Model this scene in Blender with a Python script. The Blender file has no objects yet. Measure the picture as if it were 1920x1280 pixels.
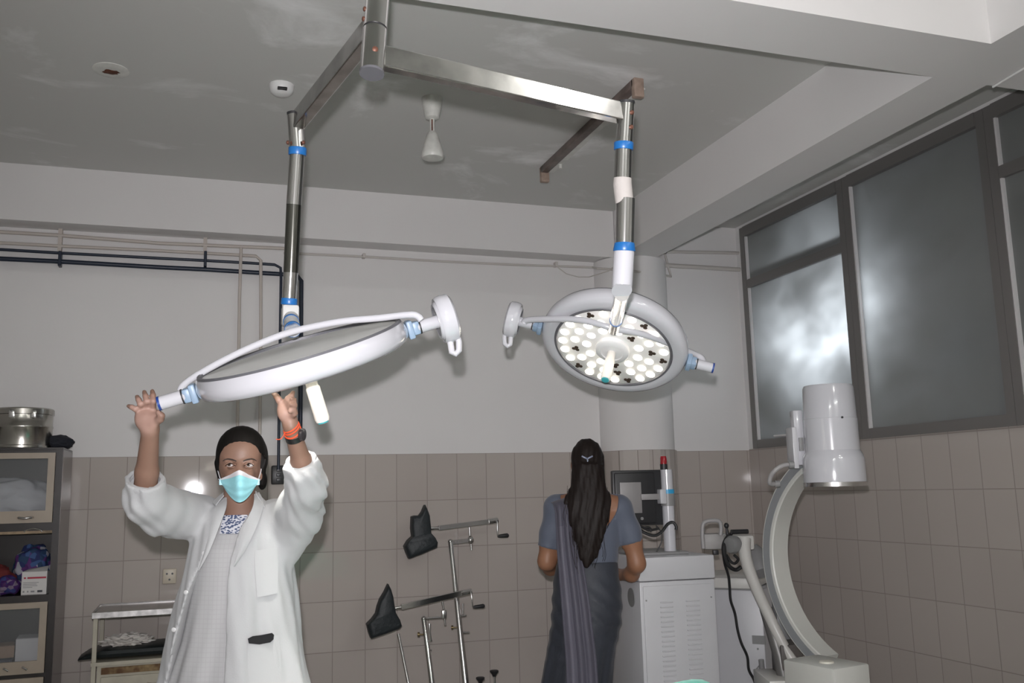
import bpy, bmesh, math, random
import numpy as np
from mathutils import Vector, Matrix, noise

S = bpy.context.scene
COL = S.collection
PI = math.pi
random.seed(4)

# ------------------------------------------------------------------ camera
F_PX = 1736.4
YAW, PITCH, ROLL = 0.3288, 0.1593, -0.0240
C0 = Vector((0.585, -5.912, 1.372))
_f = Vector((math.sin(YAW)*math.cos(PITCH), math.cos(YAW)*math.cos(PITCH), math.sin(PITCH)))
_r = Vector((math.cos(YAW), -math.sin(YAW), 0))
_u = _r.cross(_f)
R_ = (_r*math.cos(ROLL) + _u*math.sin(ROLL)).normalized()
U_ = (-_r*math.sin(ROLL) + _u*math.cos(ROLL)).normalized()
W_ = _f.normalized()
WH = Vector((W_.x, W_.y, 0)).normalized()
RH = Vector((WH.y, -WH.x, 0))
cd = bpy.data.cameras.new('camera'); cam = bpy.data.objects.new('camera', cd); COL.objects.link(cam)
cd.sensor_width = 36; cd.lens = 36*F_PX/1920; cd.clip_start = 0.05; cd.clip_end = 60
m = Matrix((R_, U_, -W_)).transposed().to_4x4(); m.translation = C0
cam.matrix_world = m
S.camera = cam

# ------------------------------------------------------------------ world, colour, lights
S.view_settings.view_transform = 'Standard'
try: S.view_settings.look = 'None'
except Exception: pass
S.view_settings.gamma = 1
S.view_settings.use_curve_mapping = False
S.view_settings.exposure = 0.08
S.cycles.use_denoising = True
S.cycles.max_bounces = 10
S.cycles.diffuse_bounces = 6
S.cycles.sample_clamp_indirect = 6
wd = bpy.data.worlds.new('world'); S.world = wd; wd.use_nodes = True
wd.node_tree.nodes['Background'].inputs[0].default_value = (0.5, 0.55, 0.6, 1)
wd.node_tree.nodes['Background'].inputs[1].default_value = 0.02

def light(name, typ, loc, energy, color=(1, 1, 1), direction=None, radius=0.02, angle=None, blend=0.3, size=None):
    l = bpy.data.lights.new(name, typ); o = bpy.data.objects.new(name, l); COL.objects.link(o)
    l.energy = energy; l.color = color; o.location = loc
    if typ in ('POINT', 'SPOT'): l.shadow_soft_size = radius
    if typ == 'SPOT': l.spot_size = angle; l.spot_blend = blend
    if typ == 'AREA':
        l.shape = 'RECTANGLE'; l.size, l.size_y = size
    if direction is not None:
        o.rotation_euler = Vector(direction).to_track_quat('-Z', 'Y').to_euler()
    return o
# the pop-up flash of the camera
light('camera_flash', 'SPOT', C0 + U_*0.10 - R_*0.018, 372, (1.0, 0.965, 1.0), W_, 0.018, math.radians(97), 1.0)
# unseen area lights added far behind the photographer as ambient fill
light('rear_fill_light', 'AREA', (0.0, -7.2, 3.24), 26, (0.97, 1.0, 0.96), (0, 0.25, -1), size=(1.2, 0.05))
light('rear_fill_light', 'AREA', (2.6, -7.2, 3.24), 26, (0.97, 1.0, 0.96), (0, 0.25, -1), size=(1.2, 0.05))
# round ceiling lamp above and behind the photographer's right shoulder
light('ceiling_globe_light', 'POINT', (2.77, -5.12, 3.15), 12, (1.0, 0.98, 0.95), None, 0.06)
# lamp in the corridor on the far side of the frosted windows
light('corridor_lamp', 'AREA', (4.80, -.92, 2.38), 185, (0.95, 0.98, 1.0), (-1, 0, 0), size=(0.7, 0.14))

# ------------------------------------------------------------------ placing
def ray(px, py):
    return R_*((px-960)/F_PX) - U_*((py-640)/F_PX) + W_
def V(px, py, d):                     # distance d along the optical axis
    return C0 + ray(px, py)*d
def H(px, py, d):                     # horizontal distance d in front of the photographer
    k = ray(px, py); return C0 + k*(d/k.dot(WH))
def on(px, py, ax, val):              # on the plane  axis = val
    k = ray(px, py); return C0 + k*((val-C0[ax])/k[ax])
def L(px, py, d):                     # (across, away, up) in the horizontal frame that looks the way the photographer does
    p = H(px, py, d) - C0
    return Vector((p.dot(RH), d, p.z + C0.z))
def LW(v):
    return Vector((C0.x + RH.x*v[0] + WH.x*v[1], C0.y + RH.y*v[0] + WH.y*v[1], v[2]))

# ------------------------------------------------------------------ materials
def lin(c):
    return tuple(((x/255)/12.92 if x/255 <= 0.04045 else (((x/255)+0.055)/1.055)**2.4) for x in c)
MATS = {}
def mat(name, col, rough=0.5, metal=0.0, var=0.0, scale=8.0, bump=0.0, bscale=60.0, coat=0.0, spec=0.5, emit=0.0, sheen=0.0, var_col=None):
    if name in MATS: return MATS[name]
    mt = bpy.data.materials.new(name); mt.use_nodes = True
    nt = mt.node_tree; b = nt.nodes['Principled BSDF']
    b.inputs['Base Color'].default_value = (*col, 1)
    b.inputs['Roughness'].default_value = rough
    b.inputs['Metallic'].default_value = metal
    b.inputs['Specular IOR Level'].default_value = spec
    if coat: b.inputs['Coat Weight'].default_value = coat; b.inputs['Coat Roughness'].default_value = 0.08
    if sheen: b.inputs['Sheen Weight'].default_value = sheen
    if emit:
        b.inputs['Emission Color'].default_value = (*col, 1); b.inputs['Emission Strength'].default_value = emit
    tc = nt.nodes.new('ShaderNodeTexCoord')
    if var or var_col:
        n = nt.nodes.new('ShaderNodeTexNoise'); n.inputs['Scale'].default_value = scale; n.inputs['Detail'].default_value = 5
        nt.links.new(tc.outputs['Object'], n.inputs['Vector'])
        rp = nt.nodes.new('ShaderNodeValToRGB')
        c2 = var_col or tuple(max(0, x*(1-var)) for x in col)
        rp.color_ramp.elements[0].position = 0.35; rp.color_ramp.elements[1].position = 0.65
        rp.color_ramp.elements[0].color = (*c2, 1); rp.color_ramp.elements[1].color = (*col, 1)
        nt.links.new(n.outputs['Fac'], rp.inputs['Fac']); nt.links.new(rp.outputs['Color'], b.inputs['Base Color'])
    if bump:
        n2 = nt.nodes.new('ShaderNodeTexNoise'); n2.inputs['Scale'].default_value = bscale; n2.inputs['Detail'].default_value = 3
        nt.links.new(tc.outputs['Object'], n2.inputs['Vector'])
        bp = nt.nodes.new('ShaderNodeBump'); bp.inputs['Strength'].default_value = bump; bp.inputs['Distance'].default_value = 0.01
        nt.links.new(n2.outputs['Fac'], bp.inputs['Height']); nt.links.new(bp.outputs['Normal'], b.inputs['Normal'])
    MATS[name] = mt
    return mt

def tile_mat(name, ax, origin):
    """glazed 20 x 30 cm wall tiles; ax = the world axis that runs along the wall"""
    mt = bpy.data.materials.new(name); mt.use_nodes = True
    nt = mt.node_tree; b = nt.nodes['Principled BSDF']
    g = nt.nodes.new('ShaderNodeNewGeometry'); sx = nt.nodes.new('ShaderNodeSeparateXYZ')
    nt.links.new(g.outputs['Position'], sx.inputs[0])
    cb = nt.nodes.new('ShaderNodeCombineXYZ')
    a1 = nt.nodes.new('ShaderNodeMath'); a1.operation = 'ADD'; a1.inputs[1].default_value = 20 - origin
    a2 = nt.nodes.new('ShaderNodeMath'); a2.operation = 'ADD'; a2.inputs[1].default_value = 6*0.2985 - TOP + 0.0
    nt.links.new(sx.outputs[ax], a1.inputs[0]); nt.links.new(sx.outputs[2], a2.inputs[0])
    nt.links.new(a1.outputs[0], cb.inputs[0]); nt.links.new(a2.outputs[0], cb.inputs[1])
    br = nt.nodes.new('ShaderNodeTexBrick'); br.offset = 0; br.squash = 1
    for k, v in (('Scale', 1), ('Mortar Size', 0.0028), ('Mortar Smooth', 0.3), ('Bias', 0), ('Brick Width', 0.2), ('Row Height', 0.2985)):
        br.inputs[k].default_value = v
    br.inputs['Color1'].default_value = (0.47, 0.425, 0.392, 1); br.inputs['Color2'].default_value = (0.45, 0.405, 0.373, 1)
    br.inputs['Mortar'].default_value = (0.33, 0.29, 0.265, 1)
    nt.links.new(cb.outputs[0], br.inputs['Vector']); nt.links.new(br.outputs['Color'], b.inputs['Base Color'])
    bp = nt.nodes.new('ShaderNodeBump'); bp.invert = True; bp.inputs['Strength'].default_value = 0.5; bp.inputs['Distance'].default_value = 0.002
    nt.links.new(br.outputs['Fac'], bp.inputs['Height']); nt.links.new(bp.outputs['Normal'], b.inputs['Normal'])
    b.inputs['Roughness'].default_value = 0.04; b.inputs['Specular IOR Level'].default_value = 0.35
    return mt

# ------------------------------------------------------------------ mesh building
class MB:
    def __init__(s): s.bm = bmesh.new()
    def _m(s, verts, faces):
        vs = [s.bm.verts.new(v) for v in verts]
        for f in faces:
            try: s.bm.faces.new([vs[i] for i in f])
            except ValueError: pass
        return s
    def box(s, c, size, rot=None, bevel=0.0):
        b = bmesh.new(); bmesh.ops.create_cube(b, size=1)
        for v in b.verts: v.co = Vector((v.co.x*size[0], v.co.y*size[1], v.co.z*size[2]))
        if bevel: bmesh.ops.bevel(b, geom=list(b.edges), offset=bevel, segments=2, profile=0.5, affect='EDGES')
        M = (rot.to_4x4() if rot is not None else Matrix()); M.translation = Vector(c)
        b.transform(M); s.add(b); return s
    def span(s, lo, hi, bevel=0.0):
        return s.box([(a+b)/2 for a, b in zip(lo, hi)], [abs(b-a) for a, b in zip(lo, hi)], None, bevel)
    def add(s, b):
        b.verts.index_update()
        s._m([v.co.copy() for v in b.verts], [[v.index for v in f.verts] for f in b.faces]); b.free(); return s
    def tube(s, pts, rad, seg=16, closed=False, caps=True, flat=None):
        """sweep a circle (or an ellipse, flat=(ratio, direction)) along points"""
        pts = [Vector(p) for p in pts]; n = len(pts)
        rads = rad if isinstance(rad, (list, tuple)) else [rad]*n
        rings = []; prev = None
        for i, p in enumerate(pts):
            if closed: t = (pts[(i+1) % n]-pts[i-1])
            else: t = pts[min(i+1, n-1)]-pts[max(i-1, 0)]
            t.normalize()
            if flat is not None: a = (flat[1]-t*flat[1].dot(t)).normalized()
            elif prev is None: a = t.orthogonal().normalized()
            else: a = (prev-t*prev.dot(t)).normalized()
            prev = a; b = t.cross(a)
            q = flat[0] if flat is not None else 1.0
            rings.append([p+a*math.cos(2*PI*k/seg)*rads[i]*q+b*math.sin(2*PI*k/seg)*rads[i] for k in range(seg)])
        return s.loft(rings, caps and not closed, closed)
    def loft(s, rings, caps=True, closed=False, cyc=True):
        n = len(rings[0]); V_ = [v for r in rings for v in r]; F = []
        m_ = len(rings)
        for i in range(m_ if closed else m_-1):
            j = (i+1) % m_
            for k in range(n if cyc else n-1):
                l = (k+1) % n
                F.append((i*n+k, i*n+l, j*n+l, j*n+k))
        if caps: F.append(tuple(range(n-1, -1, -1))); F.append(tuple((m_-1)*n+k for k in range(n)))
        return s._m(V_, F)
    def lathe(s, base, axis, prof, seg=32, caps=True):
        """prof: [(radius, height along the axis)]"""
        axis = Vector(axis).normalized(); a = axis.orthogonal().normalized(); b = axis.cross(a); base = Vector(base)
        return s.loft([[base+axis*h+(a*math.cos(2*PI*k/seg)+b*math.sin(2*PI*k/seg))*max(r, 1e-4) for k in range(seg)] for r, h in prof], caps)
    def sphere(s, c, r, seg=20, rot=None):
        rr = r if isinstance(r, (list, tuple)) else (r, r, r)
        b = bmesh.new(); bmesh.ops.create_uvsphere(b, u_segments=seg, v_segments=max(8, seg//2), radius=1)
        M = (rot.to_4x4() if rot is not None else Matrix()) @ Matrix.Diagonal((*rr, 1)); M.translation = Vector(c)
        b.transform(M); return s.add(b)
    def prism(s, pts, off):
        """a polygon given in 3D, extruded by a vector"""
        n = len(pts); off = Vector(off); pts = [Vector(p) for p in pts]
        V_ = pts+[p+off for p in pts]
        F = [tuple(range(n-1, -1, -1)), tuple(range(n, 2*n))]+[(i, (i+1) % n, n+(i+1) % n, n+i) for i in range(n)]
        return s._m(V_, F)
    def grid(s, rows, thick=0.0):
        """rows of points; with thickness given along the face normals"""
        n = len(rows[0]); m_ = len(rows)
        if not thick: return s.loft(rows, False, False, False)
        nr = [[None]*n for _ in rows]
        for i in range(m_):
            for k in range(n):
                a = Vector(rows[min(i+1, m_-1)][k])-Vector(rows[max(i-1, 0)][k]); b = Vector(rows[i][min(k+1, n-1)])-Vector(rows[i][max(k-1, 0)])
                nr[i][k] = a.cross(b).normalized()
        rings = [[Vector(rows[i][k]) for k in range(n)]+[Vector(rows[i][k])+nr[i][k]*thick for k in range(n-1, -1, -1)] for i in range(m_)]
        return s.loft(rings, True)

def obj(name, mb, mt, parent=None, smooth=True, angle=40):
    bm = mb.bm if isinstance(mb, MB) else mb
    bmesh.ops.recalc_face_normals(bm, faces=list(bm.faces))
    me = bpy.data.meshes.new(name); bm.to_mesh(me); bm.free()
    o = bpy.data.objects.new(name, me); COL.objects.link(o)
    for q in (mt if isinstance(mt, (list, tuple)) else [mt]): me.materials.append(q)
    if smooth:
        me.polygons.foreach_set('use_smooth', [True]*len(me.polygons))
        try: me.set_sharp_from_angle(angle=math.radians(angle))
        except Exception: pass
    if parent is not None: attach(o, parent)
    return o
def world_of(o):
    M = o.matrix_basis.copy()
    while o.parent is not None:
        M = o.parent.matrix_basis @ o.matrix_parent_inverse @ M; o = o.parent
    return M
def attach(o, parent):
    o.parent = parent; o.matrix_parent_inverse = world_of(parent).inverted()
def thing(name, label, cat, loc=(0, 0, 0), group=None):
    o = bpy.data.objects.new(name, None); COL.objects.link(o); o.location = loc; o.empty_display_size = 0.1
    return tag(o, label, cat, group)
def tag(o, label, cat, group=None):
    o['label'] = label; o['category'] = cat
    if group: o['group'] = group
    return o
def struct(name, mb, mt, label=None, cat=None, smooth=False):
    o = obj(name, mb, mt, None, smooth); o['kind'] = 'structure'
    if label: o['label'] = label; o['category'] = cat
    return o
def lab(o, text): o['label'] = text; return o

# ------------------------------------------------------------------ signed distance modelling (one continuous surface)
def smin(a, b, k):
    h = np.maximum(k-np.abs(a-b), 0)/k
    return np.minimum(a, b)-h*h*k*0.25
class SDF:
    """prims are unioned smoothly; points are (across, away, up) of the photographer's horizontal frame"""
    def __init__(s, lo, hi, h):
        s.h = h; s.lo = np.array(lo, float)
        n = [int(math.ceil((b-a)/h))+1 for a, b in zip(lo, hi)]
        s.g = np.full(n, 0.5, np.float32)
        s.ax = [s.lo[i]+h*np.arange(n[i]) for i in range(3)]
    def _sl(s, lo, hi):
        sl = []
        for i in range(3):
            a = int(max(0, math.floor((lo[i]-s.lo[i])/s.h))); b = int(min(s.g.shape[i], math.ceil((hi[i]-s.lo[i])/s.h)+1))
            if b <= a: return None
            sl.append(slice(a, b))
        return tuple(sl)
    def _xyz(s, sl):
        return (s.ax[0][sl[0]][:, None, None], s.ax[1][sl[1]][None, :, None], s.ax[2][sl[2]][None, None, :])
    def _put(s, sl, d, k, sub):
        d = d.astype(np.float32)
        s.g[sl] = -smin(-s.g[sl], d, k) if sub else smin(s.g[sl], d, k)
    def cone(s, a, b, ra, rb, k=0.02, sub=False):
        a = np.array(a, float); b = np.array(b, float); mg = max(ra, rb)+k+0.03
        sl = s._sl(np.minimum(a, b)-mg, np.maximum(a, b)+mg)
        if sl is None: return s
        x, y, z = s._xyz(sl); ba = b-a; l2 = max(ba@ba, 1e-9)
        t = np.clip(((x-a[0])*ba[0]+(y-a[1])*ba[1]+(z-a[2])*ba[2])/l2, 0, 1)
        d = np.sqrt((x-a[0]-t*ba[0])**2+(y-a[1]-t*ba[1])**2+(z-a[2]-t*ba[2])**2)-(ra+(rb-ra)*t)
        s._put(sl, d, k, sub); return s
    def chain(s, pts, rads, k=0.02):
        for i in range(len(pts)-1): s.cone(pts[i], pts[i+1], rads[i], rads[i+1], k)
        return s
    def ell(s, c, r, k=0.02, sub=False, tilt=0.0):
        c = np.array(c, float); r = np.array(r, float); mg = max(r)+k+0.03
        sl = s._sl(c-mg, c+mg)
        if sl is None: return s
        x, y, z = s._xyz(sl); x = x-c[0]; y = y-c[1]; z = z-c[2]
        if tilt:                                            # nod about the across axis
            ct, st = math.cos(tilt), math.sin(tilt); y, z = y*ct+z*st, -y*st+z*ct
        q = np.sqrt((x/r[0])**2+(y/r[1])**2+(z/r[2])**2)
        q2 = np.sqrt((x/r[0]**2)**2+(y/r[1]**2)**2+(z/r[2]**2)**2)+1e-6
        d = q*(q-1)/q2
        s._put(sl, d, k, sub); return s
    def stack(s, secs, k=0.01, n=2.0, fold=None):
        """elliptic sections (x, y, z, half width, half depth) from bottom to top joined to one solid"""
        secs = sorted(secs, key=lambda q: q[2]); A = np.array(secs, float)
        mg = 0.06
        lo = (np.min(A[:, 0]-A[:, 3])-mg, np.min(A[:, 1]-A[:, 4])-mg, A[0, 2]-mg); hi = (np.max(A[:, 0]+A[:, 3])+mg, np.max(A[:, 1]+A[:, 4])+mg, A[-1, 2]+mg)
        sl = s._sl(lo, hi)
        if sl is None: return s
        x, y, z = s._xyz(sl); zz = z.ravel()
        f = lambda i: np.interp(zz, A[:, 2], A[:, i])[None, None, :]
        cx, cy, hw, hd = f(0), f(1), f(3), f(4)
        X = (x-cx)/hw; Y = (y-cy)/hd
        q = (np.abs(X)**n+np.abs(Y)**n)**(1/n)
        d = (q-1)*np.minimum(hw, hd)
        if fold is not None: d = d+fold(np.arctan2(X, -Y), z, x, y)
        d = np.maximum(d, np.maximum(A[0, 2]-z, z-A[-1, 2]))
        s._put(sl, d, k, False); return s
    def carve(s, fn):
        x, y, z = s._xyz(tuple(slice(0, n) for n in s.g.shape))
        s.g = np.maximum(s.g, -fn(x, y, z).astype(np.float32)); return s
    def keep(s, fn):
        x, y, z = s._xyz(tuple(slice(0, n) for n in s.g.shape))
        s.g = np.maximum(s.g, fn(x, y, z).astype(np.float32)); return s
    def warp(s, fn):
        x, y, z = s._xyz(tuple(slice(0, n) for n in s.g.shape))
        s.g = s.g+fn(x, y, z).astype(np.float32); return s
    def surf(s, px, py, d0, d1, back=0.0):
        """distance at which the sight line through a pixel first meets the surface"""
        for k in range(int((d1-d0)/.001)):
            d = d0+.001*k; p = L(px, py, d)
            i = [int(round((p[a]-s.lo[a])/s.h)) for a in range(3)]
            if all(0 <= i[a] < s.g.shape[a] for a in range(3)) and s.g[tuple(i)] < s.h*.25: return d-back
        return None
    def mesh(s, smooth=1, world=True):
        g = s.g
        for i in range(3):                                   # close the surface at the border
            sl = [slice(None)]*3
            for e in (0, -1): sl[i] = e; g[tuple(sl)] = np.maximum(g[tuple(sl)], s.h*0.5)
        neg = g < 0; n = np.array(g.shape)
        c = np.zeros(n-1, np.int8); offs = [(i, j, k) for i in (0, 1) for j in (0, 1) for k in (0, 1)]
        for o in offs: c += neg[o[0]:n[0]-1+o[0], o[1]:n[1]-1+o[1], o[2]:n[2]-1+o[2]]
        I = np.argwhere((c > 0) & (c < 8))
        idm = np.full(n-1, -1, np.int64); idm[tuple(I.T)] = np.arange(len(I))
        P = np.zeros((len(I), 3)); cnt = np.zeros(len(I))
        vals = {o: g[I[:, 0]+o[0], I[:, 1]+o[1], I[:, 2]+o[2]] for o in offs}
        for a in offs:
            for i in range(3):
                if a[i]: continue
                b = list(a); b[i] = 1; b = tuple(b)
                va, vb = vals[a], vals[b]; mk = (va < 0) != (vb < 0)
                t = va/np.where(mk, va-vb, 1)
                p = np.tile(np.array(a, float), (len(I), 1)); p[:, i] += t
                P[mk] += p[mk]; cnt[mk] += 1
        P = (P/cnt[:, None]+I)*s.h+s.lo
        faces = []
        for i in range(3):
            j, k = (i+1) % 3, (i+2) % 3
            A = [slice(None)]*3; B = [slice(None)]*3; A[i] = slice(0, -1); B[i] = slice(1, None)
            sa, sb = neg[tuple(A)], neg[tuple(B)]
            E = np.argwhere(sa != sb)
            E = E[(E[:, j] > 0) & (E[:, k] > 0) & (E[:, j] < n[j]-1) & (E[:, k] < n[k]-1)]
            ej = np.zeros(3, int); ej[j] = 1; ek = np.zeros(3, int); ek[k] = 1
            q = np.stack([idm[tuple((E-ej-ek).T)], idm[tuple((E-ek).T)], idm[tuple(E.T)], idm[tuple((E-ej).T)]], 1)
            fl = sa[tuple(E.T)]
            q[~fl] = q[~fl][:, ::-1]
            faces.append(q)
        Q = np.concatenate(faces)
        for _ in range(smooth):
            acc = np.zeros_like(P); w = np.zeros(len(P))
            for a, b in ((0, 1), (1, 2), (2, 3), (3, 0)):
                np.add.at(acc, Q[:, a], P[Q[:, b]]); np.add.at(acc, Q[:, b], P[Q[:, a]])
                np.add.at(w, Q[:, a], 1); np.add.at(w, Q[:, b], 1)
            P = 0.5*P+0.5*acc/np.maximum(w, 1)[:, None]
        return P, Q
def sdf_obj(name, sd, mt, parent=None, smooth=1, frame=True):
    P, Q = sd.mesh(smooth)
    if frame:
        P = np.stack([C0.x+RH.x*P[:, 0]+WH.x*P[:, 1], C0.y+RH.y*P[:, 0]+WH.y*P[:, 1], P[:, 2]], 1)
    me = bpy.data.meshes.new(name)
    me.vertices.add(len(P)); me.vertices.foreach_set('co', P.astype(np.float32).ravel())
    me.loops.add(Q.size); me.loops.foreach_set('vertex_index', Q.astype(np.int32).ravel())
    me.polygons.add(len(Q)); me.polygons.foreach_set('loop_start', np.arange(0, Q.size, 4, dtype=np.int32))
    me.update(calc_edges=True); me.validate()
    me.polygons.foreach_set('use_smooth', [True]*len(me.polygons))
    o = bpy.data.objects.new(name, me); COL.objects.link(o); me.materials.append(mt)
    if parent is not None: attach(o, parent)
    return o

# ================================================================== THE ROOM
TOP = 1.62            # top of the tiles
ZC, ZB = 3.30, 2.96   # ceiling and underside of the beams
XR = 4.417            # window wall
YN = -7.6             # wall behind the photographer
XL = -1.75
plaster = mat('white_plaster', (0.74, 0.725, 0.72), 0.75, bump=0.05, bscale=35, var=0.03, scale=1.5)
paint_c = mat('ceiling_paint', (0.66, 0.66, 0.64), 0.7, bump=0.04, bscale=25)
# patches of fresher paint on the ceiling
nt = paint_c.node_tree; b = nt.nodes['Principled BSDF']
tc = nt.nodes.new('ShaderNodeTexCoord'); mp = nt.nodes.new('ShaderNodeMapping'); mp.inputs['Scale'].default_value = (1.0, 1.7, 1); mp.inputs['Rotation'].default_value = (0, 0, 0.25)
nz = nt.nodes.new('ShaderNodeTexNoise'); nz.inputs['Scale'].default_value = 1.15; nz.inputs['Detail'].default_value = 9; nz.inputs['Roughness'].default_value = 0.6; nz.inputs['Distortion'].default_value = 0.5
rp = nt.nodes.new('ShaderNodeValToRGB'); rp.color_ramp.elements[0].position = 0.55; rp.color_ramp.elements[1].position = 0.72
rp.color_ramp.elements[0].color = (0.585, 0.585, 0.565, 1); rp.color_ramp.elements[1].color = (0.88, 0.88, 0.88, 1)
nt.links.new(tc.outputs['Object'], mp.inputs['Vector']); nt.links.new(mp.outputs[0], nz.inputs['Vector']); nt.links.new(nz.outputs['Fac'], rp.inputs['Fac'])
nt.links.new(rp.outputs['Color'], b.inputs['Base Color'])
tile_b = tile_mat('wall_tiles_back', 0, 0.0)
tile_r = tile_mat('wall_tiles_window', 1, -0.118)
terrazzo = mat('terrazzo_floor', (0.42, 0.41, 0.38), 0.25, var=0.2, scale=40)

struct('floor', MB().span((XL-.2, YN-.2, -.1), (XR+.2, .2, 0)), terrazzo)
struct('ceiling', MB().span((XL-.2, YN-.2, ZC), (XR+.2, .2, ZC+.1)), paint_c)
w = MB().span((XL-.2, 0, TOP), (XR+.2, .2, ZC)); w.span((XL-.2, 0, 0), (XR+.2, .2, TOP))
o = struct('wall_back', w, [plaster, tile_b])
for p in o.data.polygons:
    if p.center.z < TOP-.001: p.material_index = 1
# window wall: tiled below the windows, open from sill to head
SILL, HEAD = 1.628, 3.27
w = MB().span((XR, YN, 0), (XR+.2, 0, SILL)); w.span((XR, YN, HEAD), (XR+.2, 0, ZC)); w.span((XR, -.085, SILL), (XR+.2, 0, HEAD)); w.span((XR, YN, SILL), (XR+.2, -4.9, HEAD))
o = struct('wall_right', w, [plaster, tile_r])
for p in o.data.polygons:
    if p.center.z < SILL-.001: p.material_index = 1
struct('wall_left', MB().span((XL-.2, YN, 0), (XL, 0, ZC)), plaster)
struct('wall_front', MB().span((XL, YN-.2, 0), (XR, YN, ZC)), plaster)
# beams
struct('trim_1', MB().span((XL, -.17, ZB+.005), (3.32, -.0005, ZC)), plaster, 'white plastered beam along the top of the back wall', 'beam')
struct('trim_2', MB().span((3.325, YN, ZB), (3.60, -.0005, ZC)), plaster, 'white beam running from the round column towards the camera', 'beam')
c = MB().span((XL, -3.45, ZB), (3.325, -3.16, ZC)); c.span((3.60, -3.45, ZB), (XR, -3.16, ZC))
struct('trim_3', c, plaster, 'white cross beam passing over the surgical lights', 'beam')
# the round column in the corner
CX, CY, CR = 3.495, -0.02, 0.265
o = struct('trim_4', MB().lathe((CX, CY, TOP), (0, 0, 1), [(CR, 0), (CR, ZB-TOP)], 48), plaster, 'round white column in the back corner beside the windows', 'column', True)
tc_m = mat('column_tiles', (0.42, 0.375, 0.345), 0.15)
nt = tc_m.node_tree; b = nt.nodes['Principled BSDF']
g = nt.nodes.new('ShaderNodeNewGeometry'); sx = nt.nodes.new('ShaderNodeSeparateXYZ'); nt.links.new(g.outputs['Position'], sx.inputs[0])
a1 = nt.nodes.new('ShaderNodeMath'); a1.operation = 'ADD'; a1.inputs[1].default_value = 20.02
a2 = nt.nodes.new('ShaderNodeMath'); a2.operation = 'ADD'; a2.inputs[1].default_value = 6*.2985-TOP
nt.links.new(sx.outputs[0], a1.inputs[0]); nt.links.new(sx.outputs[2], a2.inputs[0])
cb = nt.nodes.new('ShaderNodeCombineXYZ'); nt.links.new(a1.outputs[0], cb.inputs[0]); nt.links.new(a2.outputs[0], cb.inputs[1])
br = nt.nodes.new('ShaderNodeTexBrick'); br.offset = 0
for k, v in (('Scale', 1), ('Mortar Size', 0.0028), ('Brick Width', 0.1), ('Row Height', 0.2985)): br.inputs[k].default_value = v
br.inputs['Color1'].default_value = (0.425, 0.38, 0.35, 1); br.inputs['Color2'].default_value = (0.5, 0.46, 0.43, 1); br.inputs['Mortar'].default_value = (0.27, 0.235, 0.215, 1)
nt.links.new(cb.outputs[0], br.inputs['Vector']); nt.links.new(br.outputs['Color'], b.inputs['Base Color'])
lo = MB()                                                       # tiled foot of the column: narrow flat facets
lo.lathe((CX, CY, 0), (0, 0, 1), [(CR+.012, 0), (CR+.012, TOP)], 20)
struct('trim_5', lo, tc_m, 'tiled foot of the round column behind the monitor', 'column', False)

# windows: aluminium frames with grey painted panes
alu = mat('grey_aluminium', (0.20, 0.19, 0.185), 0.38, 0.35)
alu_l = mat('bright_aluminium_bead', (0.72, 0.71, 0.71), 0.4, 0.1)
pane = mat('grey_frosted_pane', (0.25, 0.26, 0.255), 0.27, spec=0.75, var=0.12, scale=2.0)
nt = pane.node_tree; b = nt.nodes['Principled BSDF']                     # smeared film on the glass lets some light through
tr_ = nt.nodes.new('ShaderNodeBsdfTranslucent'); mx = nt.nodes.new('ShaderNodeMixShader')
tcn = nt.nodes.new('ShaderNodeTexCoord'); mpn = nt.nodes.new('ShaderNodeMapping'); mpn.inputs['Scale'].default_value = (1, 1.0, 1.5); mpn.inputs['Rotation'].default_value = (.6, 0, 0)
nzn = nt.nodes.new('ShaderNodeTexNoise'); nzn.inputs['Scale'].default_value = 1.6; nzn.inputs['Detail'].default_value = 3; nzn.inputs['Distortion'].default_value = .2
nt.links.new(tcn.outputs['Object'], mpn.inputs['Vector']); nt.links.new(mpn.outputs[0], nzn.inputs['Vector'])
rpn = nt.nodes.new('ShaderNodeMapRange'); rpn.inputs['From Min'].default_value = .3; rpn.inputs['From Max'].default_value = .7; rpn.inputs['To Min'].default_value = .16; rpn.inputs['To Max'].default_value = .42
nt.links.new(nzn.outputs['Fac'], rpn.inputs['Value']); nt.links.new(rpn.outputs[0], mx.inputs['Fac'])
tr_.inputs['Color'].default_value = (.35, .36, .37, 1)
nt.links.new(b.outputs[0], mx.inputs[1]); nt.links.new(tr_.outputs[0], mx.inputs[2]); nt.links.new(mx.outputs[0], nt.nodes['Material Output'].inputs['Surface'])
def window(name, y0, y1, panes, label, trans=None, zb=SILL, zt=HEAD):
    """y0 > y1 (y0 nearer the back wall)"""
    fw = 0.055
    fr = MB()
    fr.span((XR-.022, y0-fw, zb), (XR+.05, y0-.001, zt)); fr.span((XR-.022, y1+.001, zb), (XR+.05, y1+fw, zt))
    fr.span((XR-.020, y1+fw, zb), (XR+.05, y0-fw, zb+.06)); fr.span((XR-.028, y1+fw, zt-.075), (XR+.05, y0-fw, zt))
    for z in (trans or []): fr.span((XR-.020, y1+fw, z-.032), (XR+.05, y0-fw, z+.032))
    o = struct(name, fr, alu, label, 'window')
    for (za, zb_) in panes:
        q = obj('pane', MB().span((XR+.004, y1+fw-.005, za), (XR+.012, y0-fw+.005, zb_)), pane, o, False)
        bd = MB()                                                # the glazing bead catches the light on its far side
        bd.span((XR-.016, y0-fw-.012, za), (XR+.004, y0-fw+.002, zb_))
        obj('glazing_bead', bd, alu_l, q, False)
    return o
YM1, YM2 = -1.265, -2.39
window('window_1', -.085, YM1, [(SILL+.055, 2.812), (2.858, HEAD-.07)], 'grey window with a small top light, nearest the round column', [2.835])
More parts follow.
